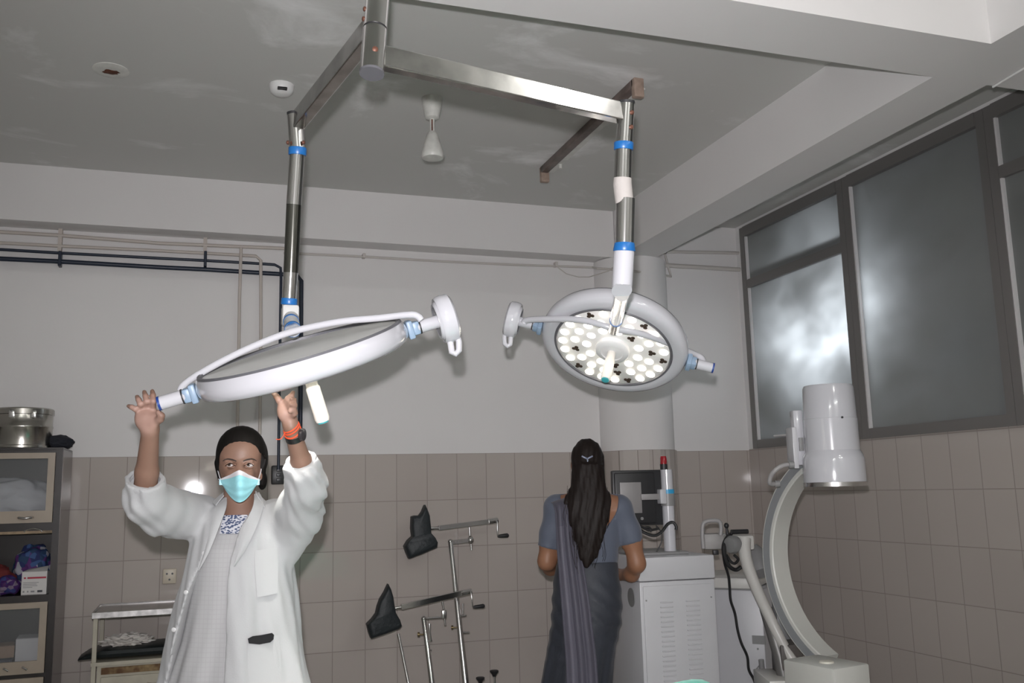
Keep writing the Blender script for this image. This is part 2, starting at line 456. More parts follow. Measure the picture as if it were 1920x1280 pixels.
a, b_ = on(1452, 817, 0, XR-.03), on(1492, 814, 0, XR-.03)
attach(obj('stay_bar', MB().tube([a, b_], .008, 10), alu_l), bpy.data.objects['window_1'])
window('window_2', YM1, YM2, [(SILL+.055, HEAD-.07)], 'large single grey pane in the middle of the window wall')
window('window_3', YM2, -3.5, [(SILL+.055, 2.882), (2.928, HEAD-.07)], 'window with a top light cut by the edge of the photo', [2.905])
window('window_4', -3.5, -4.9, [(SILL+.055, HEAD-.07)], 'last grey window past the cross beam')

# ================================================================== PIPES AND CABLES ON THE WALLS
p_beige = mat('painted_beige_pipe', (0.53, 0.48, 0.44), 0.5)
p_dirty = mat('dusty_white_conduit', (0.55, 0.52, 0.49), 0.6)
p_blue = mat('dark_blue_pipe', (0.012, 0.02, 0.04), 0.4)
p_black = mat('black_plastic', (0.012, 0.012, 0.013), 0.4)
def B(px, py, off=0.03): return on(px, py, 1, -off)
def run(px, off, r): return [B(x, y, off) for x, y in px]
def pipe(name, pts, r, mt, label, cat='pipe', group=None):
    return tag(obj(name, MB().tube(pts, r, 10), mt), label, cat, group)
pipe('gas_pipe', run([(-60, 431), (110, 441), (300, 456), (540, 466)], .03, .011), .011, p_beige, 'topmost beige pipe right under the back beam')
q = run([(-60, 452), (110, 461), (300, 470), (430, 477)], .03, .011)+run([(480, 480), (489, 488), (489, 640), (487, 815)], .068, .011)
pipe('gas_pipe', q, .010, p_beige, 'second beige pipe that turns down the wall to the right of the other drop')
pipe('gas_pipe', run([(452, 465), (449, 560), (447, 700), (445, 812)], .066, .011), .010, p_beige, 'beige pipe dropping straight down behind the raised lamp, left of its neighbour')
q = run([(-60, 464), (110, 474), (300, 484), (380, 488), (470, 493)], .033, .009)+run([(515, 496), (526, 502), (527, 520), (524, 700), (522, 880)], .060, .009)
pipe('gas_pipe', q, .009, p_blue, 'thin dark blue pipe that bends down to the black wall socket')
q = run([(-60, 482), (110, 490), (300, 501), (385, 505), (530, 514), (557, 516), (565, 526), (564, 700), (561, 960)], .035, .013)
pipe('gas_pipe', q, .014, p_blue, 'thick dark blue pipe, lowest of the run on the back wall')
def bracket(px, label):
    t = thing('pipe_bracket', label, 'bracket', B(px, 500, 0))
    a, b_ = B(px, 428, .02), B(px, 474, .02)
    obj('strip', MB().box((a+b_)/2, (.022, .035, (a-b_).length)), p_beige, t, False)
    a, b_ = B(px, 472, .03), B(px, 500, .03)
    obj('clamp', MB().box((a+b_)/2, (.018, .055, (a-b_).length), None, .004), p_blue, t, False)
bracket(113, 'pipe bracket on the back wall nearest the steel drum')
bracket(385, 'pipe bracket on the back wall above the woman in the white coat')
q = run([(532, 474), (680, 481), (830, 490), (960, 496), (1110, 501)], .025, .009)+[on(1120, 503, 1, -.14), on(1180, 507, 1, -.31), on(1235, 514, 1, -.22), on(1258, 518, 1, -.05)]
q += [on(1253, 500, 1, -.03), on(1246, 474, 1, -.03)]
pipe('conduit', q, .008, p_dirty, 'thin conduit along the back wall that crosses the round column', 'conduit')
pipe('conduit', run([(1250, 472), (1330, 473), (1412, 475)], .03, .012), .012, p_dirty, 'upper short conduit between the round column and the window', 'conduit')
pipe('conduit', run([(1243, 497), (1330, 502), (1400, 506)], .03, .014), .016, p_dirty, 'lower thicker conduit between the round column and the window', 'conduit')
tag(obj('conduit_clip', MB().box(B(682, 480, .02), (.02, .045, .03), None, .004), p_dirty), 'small clip on the thin conduit close to the left drop tube', 'clip', 'conduit clips')
tag(obj('conduit_clip', MB().box(B(1042, 496, .02), (.02, .045, .035), None, .004), p_dirty), 'small clip on the thin conduit where the loose wire hangs', 'clip', 'conduit clips')
pipe('wire', [B(1042, 498, .03), B(1062, 513, .03), B(1085, 519, .03), B(1105, 519, .03), on(1140, 508, 1, -.22), on(1168, 486, 1, -.27)], .0035, p_dirty, 'thin wire sagging from the conduit clip to the column', 'wire')
pipe('wall_cable', [on(1862, 163, 2, ZB-.006), on(1880, 152, 2, ZB-.006), on(1912, 133, 2, ZB-.006), on(1960, 106, 2, ZB-.006)], .005, mat('white_plastic', (.75, .75, .74), .4), 'white cable clipped under the beam at the right edge of the photo', 'cable')
# sockets
wp = mat('white_plastic', (.75, .75, .74), .4)
t = thing('wall_socket', 'black socket plate on the tiles between the coat sleeve and the leg holders', 'socket', B(522, 890, 0))
c = B(522, 890, .02)
obj('plate', MB().box(c, (.085, .04, .115), None, .008), p_black, t)
for dz in (-.03, 0.0, .03): obj('switch', MB().box(c+Vector((0, -.022, dz)), (.028, .01, .02), None, .003), mat('dark_grey_plastic', (.05, .05, .055), .35), t)
t = thing('wall_socket', 'cream socket plate on the tiles left of the white coat', 'socket', B(318, 1080, 0))
c = B(318, 1080, .01)
cream = mat('cream_plastic', (.56, .50, .40), .4)
obj('plate', MB().box(c, (.075, .018, .085), None, .005), cream, t)
for dx, dz in ((-.015, .015), (.015, .015), (0, -.018)): obj('socket_hole', MB().lathe(c+Vector((dx, -.0115, dz)), (0, 1, 0), [(.006, 0), (.006, .006)], 12), p_black, t)

# ================================================================== THINGS ON THE CEILING
p_w = mat('old_white_enamel', (.66, .66, .62), .35, var=.15, scale=25)
rust = mat('rust', (.16, .055, .03), .8, var=.5, scale=40)
# ceiling fan hanger without a fan
f0 = on(810, 185, 2, ZC)
t = thing('fan_hanger', 'white fan hanger with cup, rod and bell but no fan', 'fan hanger', f0)
obj('canopy', MB().lathe(f0, (0, 0, -1), [(.052, 0), (.052, .01), (.045, .055), (.034, .10), (.018, .108)], 28), p_w, t)
obj('rod', MB().lathe(f0+Vector((0, 0, -.10)), (0, 0, -1), [(.0125, 0), (.0125, .085)], 14), p_w, t)
obj('rust_stain', MB().box(f0+Vector((-.004, -.0122, -.143)), (.006, .004, .06)), rust, t, False)
obj('bell', MB().lathe(f0+Vector((0, 0, -.172)), (0, 0, -1), [(.016, 0), (.026, .012), (.04, .06), (.053, .105), (.056, .125), (.05, .137), (.02, .14)], 28), p_w, t)
# fluorescent batten without a tube
t = thing('light_batten', 'old brown batten light without its tube on the ceiling behind the right arm', 'light fitting', on(1195, 160, 2, ZC))
a = on(1195, 163, 2, ZC-.03); b_ = on(1018, 320, 2, ZC-.03)
brn = mat('brown_batten', (.17, .13, .115), .45, var=.4, scale=12)
xm = (a.x+b_.x)/2
obj('body', MB().span((xm-.022, a.y-.02, ZC-.040), (xm+.022, b_.y+.02, ZC), .004), brn, t)
obj('reflector', MB().prism([(xm+.022, a.y, ZC-.005), (xm+.055, a.y, ZC-.034), (xm+.055, a.y, ZC-.038), (xm+.022, a.y, ZC-.039)], (0, b_.y-a.y, 0)), p_w, t, False)
for yy in (a.y-.02, b_.y+.02):
    obj('end_holder', MB().span((xm-.022, yy-.018, ZC-.095), (xm+.03, yy+.018, ZC), .005), mat('yellowed_plastic', (.40, .30, .24), .5, var=.3, scale=30), t)
obj('starter', MB().lathe((xm+.04, b_.y-.15, ZC-.035), (0, 0, -1), [(.012, 0), (.012, .03)], 12), p_w, t)
# smoke detector
s0 = on(528, 160, 2, ZC)
t = thing('smoke_detector', 'small round white detector on the ceiling just above the left arm', 'detector', s0)
obj('housing', MB().lathe(s0, (0, 0, -1), [(.058, 0), (.058, .012), (.052, .035), (.035, .048), (.01, .05)], 32), wp, t)
obj('sensor_slot', MB().box(s0+Vector((0, -.047, -.036)), (.045, .02, .012), None, .003), p_black, t)
# round cover with a hole
s0 = on(208, 131, 2, ZC)
t = thing('ceiling_rose', 'round white ceiling plate with a rough brown hole, left of the detector', 'ceiling plate', s0)
obj('plate', MB().lathe(s0, (0, 0, -1), [(.078, 0), (.078, .004), (.06, .009), (.03, .010)], 36), p_w, t)
hb = MB(); rnd = random.Random(2)
hb._m([s0+Vector((math.cos(a_)*(.034+rnd.uniform(-.008, .008)), math.sin(a_)*(.026+rnd.uniform(-.006, .006)), -.0105)) for a_ in [2*PI*k/18 for k in range(18)]]+[s0+Vector((math.cos(2*PI*k/18)*.02, math.sin(2*PI*k/18)*.02, -.013)) for k in range(18)],
      [(k, (k+1) % 18, 18+(k+1) % 18, 18+k) for k in range(18)]+[tuple(range(18, 36))])
obj('broken_hole', hb, rust, t)

# ================================================================== SURGICAL LIGHTS
chrome = mat('polished_steel', (0.66, 0.65, 0.64), 0.13, 1.0, bump=0.03, bscale=14)
chrome_b = mat('brushed_steel', (0.68, 0.67, 0.66), 0.24, 1.0, bump=0.04, bscale=90)
black = mat('black_rubber', (0.02, 0.02, 0.022), 0.45)
blue = mat('blue_ring_plastic', (0.012, 0.12, 0.36), 0.35)
bluegrey = mat('blue_grey_block', (0.24, 0.33, 0.44), 0.4)
gloss_w = mat('glossy_white_enamel', (0.50, 0.50, 0.53), 0.16, coat=0.5)
back_w = mat('lamp_back_cover', (0.68, 0.68, 0.66), 0.4, var=.06, scale=6)
dgrey = mat('dark_grey_gasket', (0.10, 0.10, 0.11), 0.4)
silver = mat('silvered_reflector', (0.80, 0.79, 0.77), 0.45, 0.1)
tape = mat('white_cloth_tape', (0.44, 0.41, 0.39), 0.8, bump=.2, bscale=70)
copper = mat('copper_bolt', (0.14, 0.06, 0.04), .5, .5)
led_m = mat('led_warm_white', (1.0, 0.93, 0.80), 0.3, emit=7.0)
led_dim = mat('led_angle_fade', (1.0, 0.90, 0.92), 0.3, emit=1.6)  # dimmer, pinker copy: viewing-angle fade painted into the upper lamps
handle_m = mat('sterile_handle', (0.83, 0.80, 0.74), 0.35)
teal = mat('teal_cap', (0.05, 0.36, 0.40), 0.4)

HUB_A, HUB_B = V(706, 18, 2.185), V(697, 139, 2.13)
hub_dir = (HUB_A-HUB_B).normalized()
def hub(t): return HUB_A+(HUB_B-HUB_A)*t
top = HUB_A+hub_dir*((ZC-HUB_A.z)/hub_dir.z)
mount = thing('surgical_light_mount', 'polished steel ceiling column that carries the two surgical lights', 'light mount', top)
obj('pipe', MB().tube([top, hub(0.97)], .022, 32), chrome, mount)
obj('ceiling_flange', MB().lathe(top, -hub_dir, [(.11, 0), (.11, .012), (.05, .02), (.045, .06), (.03, .065)], 40), chrome, mount)
obj('end_cap', MB().tube([hub(0.965), hub(1.0)], .0285, 32), dgrey, mount)

def bolt(p, d, parent, r=.006):
    obj('bolt', MB().lathe(p, d, [(r, -.003), (r, .002), (r*.6, .004)], 12), copper, parent)
def beam(name, a, b_, hgt, wid, parent):
    d = (b_-a).normalized(); s = d.cross(Vector((0, 0, 1))).normalized(); z = s.cross(d)
    rot = Matrix((d, s, z)).transposed()
    return obj(name, MB().box((a+b_)/2, ((b_-a).length, wid, hgt), rot, .003), mat('arm_steel', (0.74, 0.73, 0.72), 0.13, 1.0, bump=0.06, bscale=9, var=.35, scale=11), parent, False)  # colour mottling paints in patchy dark reflections and plastic film remnants
def ring(name, a, b_, r0, r1, mt, parent):
    return obj(name, MB().tube([a, a+(b_-a)*.08, a+(b_-a)*.92, b_], [r0*.96, r0, r1, r1*.97], 32), mt, parent)

def lamp_head(light_t, C, n, a, R, led_pow, tilt_name):
    """C centre of the dome, n direction of the light, a pivot axis (towards the grip)"""
    s = n.cross(a).normalized()
    hd = obj('lamp_dome', MB().lathe(C, n, [(.90*R, -.028), (.945*R, -.034), (.968*R, -.034), (.988*R, -.024), (R, -.006), (.993*R, .008), (.968*R, .019), (.92*R, .0255), (.85*R, .026), (.805*R, .0235), (.79*R, .018)], 96, False), gloss_w, light_t)
    obj('back_cover', MB().lathe(C, n, [(.001, -.036), (.5*R, -.035), (.925*R, -.031), (.93*R, -.02), (.2*R, -.015)], 96), back_w, hd)
    obj('gasket', MB().lathe(C, n, [(.925*R, -.032), (.925*R, -.039), (.957*R, -.040), (.967*R, -.033)], 96, False), dgrey, hd)
    pn = obj('light_panel', MB().lathe(C, n, [(.78*R, .0), (.785*R, .020), (.78*R, .021), (.05*R, .021)], 96), silver, light_t)
    obj('panel_rim', MB().lathe(C, n, [(.765*R, .020), (.775*R, .026), (.797*R, .0275), (.81*R, .0235)], 96, False), dgrey, pn)
    for (rr, cnt, ph, off) in ((.36, 11, .1, ()), (.525, 17, .0, ()), (.69, 23, .12, ())):
        for k in range(cnt):
            an = ph+2*PI*k/cnt; e = a*math.cos(an)+s*math.sin(an); p = C+e*(rr*R)+n*.021
            if (k*7+cnt) % 4 == 0:                                # unlit trefoil reflectors
                slots = MB()
                for j in range(3):
                    aa = 2*PI*j/3+an
                    slots.lathe(p+(a*math.cos(aa)+s*math.sin(aa))*.030*R, n, [(.028*R, -.002), (.028*R, .0015), (.014*R, .003)], 10)
                obj('trefoil_reflector', slots, mat('unlit_reflector', (.09, .065, .05), .25, .6), pn)
            else:
                up = e.dot(U_)
                lit = led_dim if (up > .45 and k % 3) else led_m
                obj('led', MB().lathe(p, n, [(.060*R, -.002), (.060*R, .001), (.044*R, .004), (.014*R, .005)], 18), lit, pn)
    hb = obj('hub_plate', MB().lathe(C, n, [(.235*R, .020), (.235*R, .036), (.215*R, .042), (.15*R, .045), (.145*R, .042), (.09*R, .043)], 40), mat('hub_white', (.70, .70, .70), .35), light_t)
    hn = obj('sterile_handle', MB().lathe(C-n*.008, n, [(.055*R, .05), (.056*R, .052+.1*R), (.066*R, .055+.11*R), (.070*R, .05+.43*R), (.062*R, .053+.445*R), (.01*R, .054+.45*R)], 28), handle_m, light_t)
    obj('handle_tip', MB().lathe(C-n*.008, n, [(.050*R, .05+.44*R), (.050*R, .0555+.452*R), (.01*R, .056+.454*R)], 24), teal, hn)
    # pivot ends
    up = n*-1
    rot = Matrix((a, s, n)).transposed()
    for sg in (1, -1):
        d = a*sg
        pe = obj('pivot_block', MB().box(C+d*(1.0*R+.008), (.018, .046, .052), rot, .005).box(C+d*(R+.024), (.024, .036, .038), rot, .006), bluegrey, light_t, True, 30)
        obj('seal_ring', MB().tube([C+d*(R+.035), C+d*(R+.039)], .0205, 24), black, pe)
        obj('end_tube', MB().tube([C+d*(R+.030), C+d*(R+.096)], .0185, 24), gloss_w, light_t)
        if sg < 0:
            obj('end_cap', MB().tube([C+d*(R+.0945), C+d*(R+.101)], .0192, 24), mat('deep_blue_cap', (.012, .045, .22), .35), light_t)
    G = C+a*(R+.112)
    gp = obj('grip_wheel', MB().lathe(G, a, [(.030, -.022), (.052, -.024), (.056, -.018), (.064, -.019), (.068, -.012), (.070, .0), (.068, .020), (.060, .027), (.02, .029)], 40), gloss_w, light_t)
    obj('groove', MB().lathe(G, a, [(.042, -.0255), (.050, -.0262), (.0505, -.0235)], 36, False), mat('light_grey', (.4, .4, .42), .4), gp)
    q = [G+up*(-.045)+a*.006]
    hv = -U_*.9+s*(.25 if s.dot(W_) < 0 else -.25)
    hv = (hv-a*hv.dot(a)).normalized(); sv = a.cross(hv)
    loop = [G+hv*.045+a*.018, G+hv*.075+a*.016, G+hv*.098+a*.008, G+hv*.104-a*.004, G+hv*.096-a*.012, G+hv*.07-a*.008, G+hv*.05]
    obj('grip_loop', MB().tube(loop, .009, 14), gloss_w, gp)
    # the light itself
    for k in range(4):
        an = PI/4+PI/2*k; p = C+(a*math.cos(an)+s*math.sin(an))*(.5*R)+n*.036
        lo = light('surgical_led_light', 'SPOT', p, led_pow, (1.0, 0.97, 0.90), n, .03, math.radians(50), .6)
        attach(lo, light_t)
    return s

# ---- the light on the left, raised by the woman: seen from behind and the side
def head_frame(px, py, d, ang, ratio, faces):
    c = V(px, py, d); v = (c-C0).normalized()
    a = R_*math.cos(math.radians(ang))+U_*math.sin(math.radians(ang))
    a = (a-v*a.dot(v)).normalized(); m_ = v.cross(a).normalized()
    if m_.dot(U_) > 0: m_ = -m_
    n = (m_*math.sqrt(1-ratio*ratio)+v*(ratio if faces == 'away' else -ratio)).normalized()
    return c, n, a
Cl, nl, al = head_frame(571, 676, 2.52, 16.4, .115, 'away')
lt = thing('surgical_light', 'left surgical light held up by the woman in the white coat, its grey back showing', 'surgical light', hub(.30))
obj('arm_sleeve', MB().tube([hub(-.35), hub(.30)], .0282, 36), chrome, lt)
obj('sleeve_gap', MB().tube([hub(.295), hub(.325)], .026, 32), black, lt)
bolt(hub(.02)-R_*.0255-W_*.012, (-R_*.9-W_*.4), lt); bolt(hub(.17)-R_*.0265-W_*.010, (-R_*.9-W_*.4), lt)
ja = V(557, 229, 2.685)
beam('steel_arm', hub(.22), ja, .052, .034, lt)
p = lambda x, y, d=2.68: V(x, y, d)
obj('drop_sleeve', MB().tube([p(553.5, 213), p(558.5, 278)], .0235, 32), chrome, lt)
obj('top_cap', MB().tube([p(553.2, 210.5), p(553.6, 215)], .0238, 32), black, lt)
ring('blue_ring', p(558, 277), p(557.5, 291), .026, .0255, blue, lt)
obj('drop_tube', MB().tube([p(557.6, 288), p(551, 384)], .0218, 32), chrome, lt)
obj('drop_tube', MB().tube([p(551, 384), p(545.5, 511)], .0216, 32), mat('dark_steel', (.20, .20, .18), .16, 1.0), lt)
obj('drop_tube', MB().tube([p(545.5, 511), p(542.5, 563)], .0212, 32), chrome, lt)
bolt(p(545.5, 270)-R_*.004-W_*.02, -R_, lt); bolt(p(571, 270)-W_*.02+R_*.002, R_, lt)
ring('blue_ring', p(542.5, 559), p(541.8, 571), .0228, .0235, blue, lt)
jb = obj('joint_box', MB().box(p(544, 592), (.048, .05, .06), None, .008), mat('dull_white_joint', (.50, .50, .49), .45), lt)
e0, e1, e2 = p(546, 597, 2.66), p(546, 603, 2.62), p(549, 618, 2.55)
obj('elbow', MB().tube([e0, e1, e2], .0215, 28), mat('dull_white_joint', (.50, .50, .49), .45), lt)
obj('blue_ring', MB().tube([e1-(e2-e1)*.05, e1+(e2-e1)*.10], .0225, 28), blue, lt)
obj('blue_ring', MB().tube([e1+(e2-e1)*.86, e2], .0225, 28), blue, lt)
yo = [(338, 732, 2.50), (345, 721, 2.50), (370, 703, 2.50), (420, 675, 2.50), (484, 645, 2.51), (550, 621, 2.52), (636, 603, 2.52), (710, 596, 2.52), (765, 590, 2.52), (782, 592, 2.52), (790, 600, 2.52)]
def smooth_path(pts, k=6):
    out = []
    P_ = [pts[0]]+list(pts)+[pts[-1]]
    for i in range(1, len(P_)-2):
        for j in range(k):
            t = j/k; a, b_, c, d = P_[i-1], P_[i], P_[i+1], P_[i+2]
            out.append(0.5*((2*b_)+(c-a)*t+(2*a-5*b_+4*c-d)*t*t+(3*b_-a-3*c+d)*t**3))
    out.append(pts[-1]); return out
obj('yoke', MB().tube(smooth_path([V(*q) for q in yo]), .0095, 16), gloss_w, lt)
lamp_head(lt, Cl, nl, al, .291, 16, 'left')

# ---- the light on the right: its lit face shows
Cr, nr_, ar = head_frame(1151, 645, 3.45, 180-13.5, .62, 'camera')
rt = thing('surgical_light', 'right surgical light with its lit face of small lamps turned to the camera', 'surgical light', hub(.62))
obj('arm_sleeve', MB().tube([hub(.33), hub(.965)], .0285, 36), chrome, rt)
bolt(hub(.68)+R_*.008-W_*.0275, -W_+R_*.3, rt, .007)
jr = V(1166, 212, 2.50)
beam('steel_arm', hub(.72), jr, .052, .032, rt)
p = lambda x, y, d=2.5: V(x, y, d)
obj('drop_sleeve', MB().tube([p(1174.5, 193), p(1170, 270)], .0228, 32), chrome, rt)
obj('top_cap', MB().tube([p(1174.6, 190), p(1174.4, 195)], .0232, 32), black, rt)
bolt(p(1183, 214)-W_*.019, -W_+R_*.4, rt); bolt(p(1182, 241)-W_*.019, -W_+R_*.4, rt)
ring('blue_ring', p(1169.5, 267), p(1169, 281), .0265, .0262, blue, rt)
obj('drop_tube', MB().tube([p(1169, 279), p(1167, 342)], .0230, 32), chrome, rt)
obj('cloth_tape', MB().tube([p(1167.5, 334), p(1167, 345), p(1170, 372), p(1171, 380)], [.0240, .0252, .0250, .0245], 32), tape, rt)
obj('drop_tube', MB().tube([p(1172.5, 372), p(1170.5, 456)], .0258, 32), chrome, rt)
ring('blue_ring', p(1171, 455), p(1170.5, 471), .0272, .0305, blue, rt)
wt, wb = p(1170.5, 468), p(1166.5, 536)
ax = (wb-wt).normalized(); fx = (-W_-ax*(-W_).dot(ax)).normalized(); gx = ax.cross(fx)
rings = []
for t, rr, shear in ((0, .0268, 0), (.1, .0278, 0), (.97, .0275, 0), (1.0, .0272, .020)):
    rings.append([wt+(wb-wt)*t+(fx*math.cos(q)+gx*math.sin(q))*rr-ax*(shear*(math.cos(q)-.6)) for q in [2*PI*k/32 for k in range(32)]])
sp = obj('spring_housing', MB().loft(rings), gloss_w, rt, True, 35)
lo_, hi_ = wb+ax*.006+fx*.004-gx*.016, wb+ax*.006+fx*.004+gx*.016
obj('slot', MB().tube([lo_-ax*.001, hi_-ax*.001], .0016, 8), black, sp)
c0, c1, c2 = p(1166, 551, 2.52), p(1155, 601, 3.16), p(1151, 618, 3.26)
obj('swing_tube', MB().tube([c0, c1], .0205, 28), chrome, rt)
ring('blue_ring', c1-(c1-c0)*.02, c1+(c1-c0)*.012, .0225, .0225, blue, rt)
obj('yoke_stub', MB().tube([c1, c2], .0195, 28), chrome_b, rt)
yo = [(982, 606, 3.46), (989, 600, 3.45), (1030, 598, 3.38), (1080, 599, 3.31), (1118, 606, 3.28), (1152, 616, 3.27), (1190, 623, 3.28), (1225, 633, 3.31), (1262, 648, 3.37), (1300, 663, 3.44), (1316, 672, 3.45), (1318, 682, 3.46)]
obj('yoke', MB().tube(smooth_path([V(*q) for q in yo]), .0118, 16), gloss_w, rt)
lamp_head(rt, Cr, nr_, ar, .275, 60, 'right')

# ================================================================== OPERATING TABLE UNDER THE LIGHTS (only its green cover tips into the photo)
drape_m = mat('green_surgical_drape', (0.02, 0.27, 0.20), 0.85, sheen=.2, bump=.15, bscale=60)
t = thing('operating_table', 'operating table below the bottom edge, under the green cover and added white sheet', 'table', (1.35, -3.75, 0))
obj('base', MB().span((1.0, -4.0, 0), (1.6, -3.6, .14), .02), chrome_b, t)
obj('pillar', MB().span((1.18, -3.92, .13), (1.42, -3.68, .62), .02), chrome_b, t)
obj('table_top', MB().span((.40, -4.05, .60), (2.05, -3.50, .66), .01), black, t)
rnd = random.Random(3)
def sheet(x0_, x1_, z0_, lump, hang):
    rows = []; nx, ny = 40, 26
    for i in range(nx):
        row = []
        for j in range(ny):
            fx_, fy = i/(nx-1), j/(ny-1)
            x = x0_+(x1_-x0_)*fx_; y = -4.11+.67*fy
            z = z0_+lump*math.exp(-abs((x-1.757)/.13)**3-((y+3.77)/.13)**2)+.006*noise.noise(Vector((x*9, y*9, 1)))
            e = min(fy, 1-fy, (1-fx_ if hang > 0 else fx_)*(x1_-x0_)/.67)
            if e < .09: z -= (.09-e)/.09*.22
            row.append(Vector((x, y, z)))
        rows.append(row)
    return rows
obj('mattress', MB().span((.42, -4.02, .66), (2.02, -3.53, .75), .02), mat('dark_green_mattress', (.02, .10, .08), .5), t)
tag(obj('bounce_sheet', MB().grid(sheet(.34, 1.30, .764, 0, -1), .003), mat('bounce_sheet', (.72, .72, .72), .85)), 'unseen white sheet added over the operating table to bounce light', 'sheet')  # unseen sheet, added so the lamps bounce neutral light into the room
tag(obj('surgical_drape', MB().grid(sheet(1.10, 2.11, .782, .113, 1), .003), drape_m), 'green cloth cover on the operating table at the bottom edge', 'drape')

# ================================================================== GLASS FRONTED CABINET, LEFT
XC1, XC0 = -.092, -1.06
YF, YB = -.42, -.03
dark_p = mat('dark_brown_enamel', (.024, .019, .018), .3, var=.3, scale=14)
side_m = mat('grey_brown_steel_sheet', (.16, .14, .135), .22, .35)
cream_p = mat('cream_enamel', (.36, .30, .235), .4, var=.08, scale=9)
glass = mat('cabinet_glass', (.6, .63, .64), .06)
_b = glass.node_tree.nodes['Principled BSDF']; _b.inputs['Transmission Weight'].default_value = 0.0; _b.inputs['Alpha'].default_value = 0.09
cab = thing('storage_cabinet', 'tall dark cabinet with cream glass doors at the left edge', 'cabinet', ((XC0+XC1)/2, (YF+YB)/2, 0))
F_ = lambda x, y: on(x, y, 1, YF)
zt = F_(50, 839).z
carc = MB()
xm = (XC0+XC1)/2
carc.span((XC1-.012, YF+.01, 0), (XC1, YB, zt-.0125)); 
obj('side_panel', carc, side_m, cab, False)
carc = MB()
carc.span((XC0, YF+.01, 0), (XC0+.012, YB, zt-.01)); carc.span((XC0, YB-.012, 0), (XC1-.012, YB, zt-.01)); carc.span((XC0, YF-.002, zt-.012), (XC1-.001, YB-.001, zt))
obj('carcass', carc, dark_p, cab, False)
fr = MB()
px1 = F_(112, 1000).x
zA, zA0 = F_(50, 849).z, F_(50, 980).z          # upper door
zS1, zS0 = F_(50, 991).z, F_(50, 999).z          # rusty rail
zF1, zF0 = F_(50, 1116).z, F_(50, 1126).z        # shelf
zL1, zL0 = F_(50, 1129).z, F_(50, 1262).z        # lower door
zD1 = F_(50, 1270).z
fr.span((XC1-.034, YF-.004, 0), (XC1-.001, YF+.0095, zt-.0125)); fr.span((XC0, YF-.004, 0), (XC0+.03, YF+.0095, zt-.0125)); fr.span((xm-.012, YF-.004, 0), (xm+.012, YF+.0095, zt-.0125))

for sa, sb in ((XC0+.03, xm-.012), (xm+.012, XC1-.034)):
    for za, zb_ in ((zA, zt-.013), (zS0, zA0), (zF0-.02, zF1), (zD1, zL0), (0, .06)): fr.span((sa, YF-.003, za), (sb, YF+.02, zb_))
obj('face_frame', fr, dark_p, cab, False)
for z in (zA0, zF1, zL0+.0):
    obj('shelf', MB().span((XC0+.012, YF+.02, z-.02), (XC1-.012, YB-.012, z)), dark_p, cab, False)
obj('rusty_rail', MB().span((xm+.012, YF-.008, zS0-.004), (XC1-.034, YF+.012, zS0+.010)), mat('rusty_cream', (.36, .26, .16), .6, var=.6, scale=18), cab, False)
def handle(parent, x, z, wd=.07, y=YF-.02):
    q = [Vector((x-wd/2, y, z)), Vector((x-wd*.4, y-.022, z)), Vector((x, y-.03, z-.003)), Vector((x+wd*.4, y-.022, z)), Vector((x+wd/2, y, z))]
    obj('handle', MB().tube(smooth_path(q, 4), .006, 10), chrome, parent)
for k, (dx0, dx1) in enumerate(((xm+.014, XC1-.036), (XC0+.032, xm-.014))):
    for (z1, z0, solid) in ((zA, zA0, 0), (zL1, zL0, 0), (zD1, .06, 1)):
        y = YF-.018
        d = MB(); st, rl, rb = .034, .030, .062
        if solid: d.span((dx0, y, z0), (dx1, YF+.002, z1), .003)
        else:
            d.span((dx0, y, z0), (dx0+st, YF+.002, z1)); d.span((dx1-st, y, z0), (dx1, YF+.002, z1)); d.span((dx0+st, y, z1-rl), (dx1-st, YF+.002, z1)); d.span((dx0+st, y, z0), (dx1-st, YF+.002, z0+rb))
        dr_ = obj('door', d, cream_p, cab, False)
        if not solid: obj('glass_pane', MB().span((dx0+st-.005, YF-.011, z0+rb-.005), (dx1-st+.005, YF-.007, z1-rl+.005)), glass, dr_, False)
        if solid: handle(dr_, dx1-.1, z1-.06)
        elif z1 == zA: handle(dr_, dx1-.125 if k == 0 else dx1-.2, z0+.028)
        else:
            for hx in (dx1-.10, dx1-.185):
                hk = obj('latch', MB().tube([Vector((hx, y-.004, z0+.035)), Vector((hx+.012, y-.012, z0+.03)), Vector((hx+.022, y-.008, z0+.022))], .005, 10), chrome, dr_)
q = [Vector((x_, YF-.012, z_)) for x_, z_ in ((XC1-.165, zS0+.004), (XC1-.155, zS0+.016), (XC1-.125, zS0+.022), (XC1-.095, zS0+.017), (XC1-.08, zS0+.004))]
obj('wire_pull', MB().tube(smooth_path(q, 4), .0035, 8), chrome, cab)

def cloth(name, c, r, mt, label, cat, seed, lump=.35, group=None):
    """a crumpled heap of cloth"""
    b = bmesh.new(); bmesh.ops.create_icosphere(b, subdivisions=5, radius=1)
    for v in b.verts:
        p_ = v.co.copy(); f = 1+lump*.5*noise.noise(p_*1.8+Vector((seed, 0, 0)))+lump*.35*noise.ridged_multi_fractal(p_*1.6+Vector((seed, 3, 0)), 1, 2, 3, 1, 2)-lump*.3
        v.co = Vector((p_.x*r[0]*f, p_.y*r[1]*f, max(p_.z, -.8)*r[2]*f))
    zmin = min(v.co.z for v in b.verts)
    for v in b.verts: v.co = v.co+Vector((c[0], c[1], c[2]-zmin))
    m_ = MB(); m_.add(b)
    return tag(obj(name, m_, mt), label, cat, group)
G_ = lambda x, y, yy: on(x, y, 1, yy)
# behind the upper glass: a big bundle of white linen
linen = mat('grey_white_linen', (.42, .43, .46), .85)
cloth('linen_bundle', (XC1-.27, -.22, zA0), (.22, .13, .125), linen, 'bundle of white linen behind the upper glass door of the cabinet', 'linen', 2.2, .25)
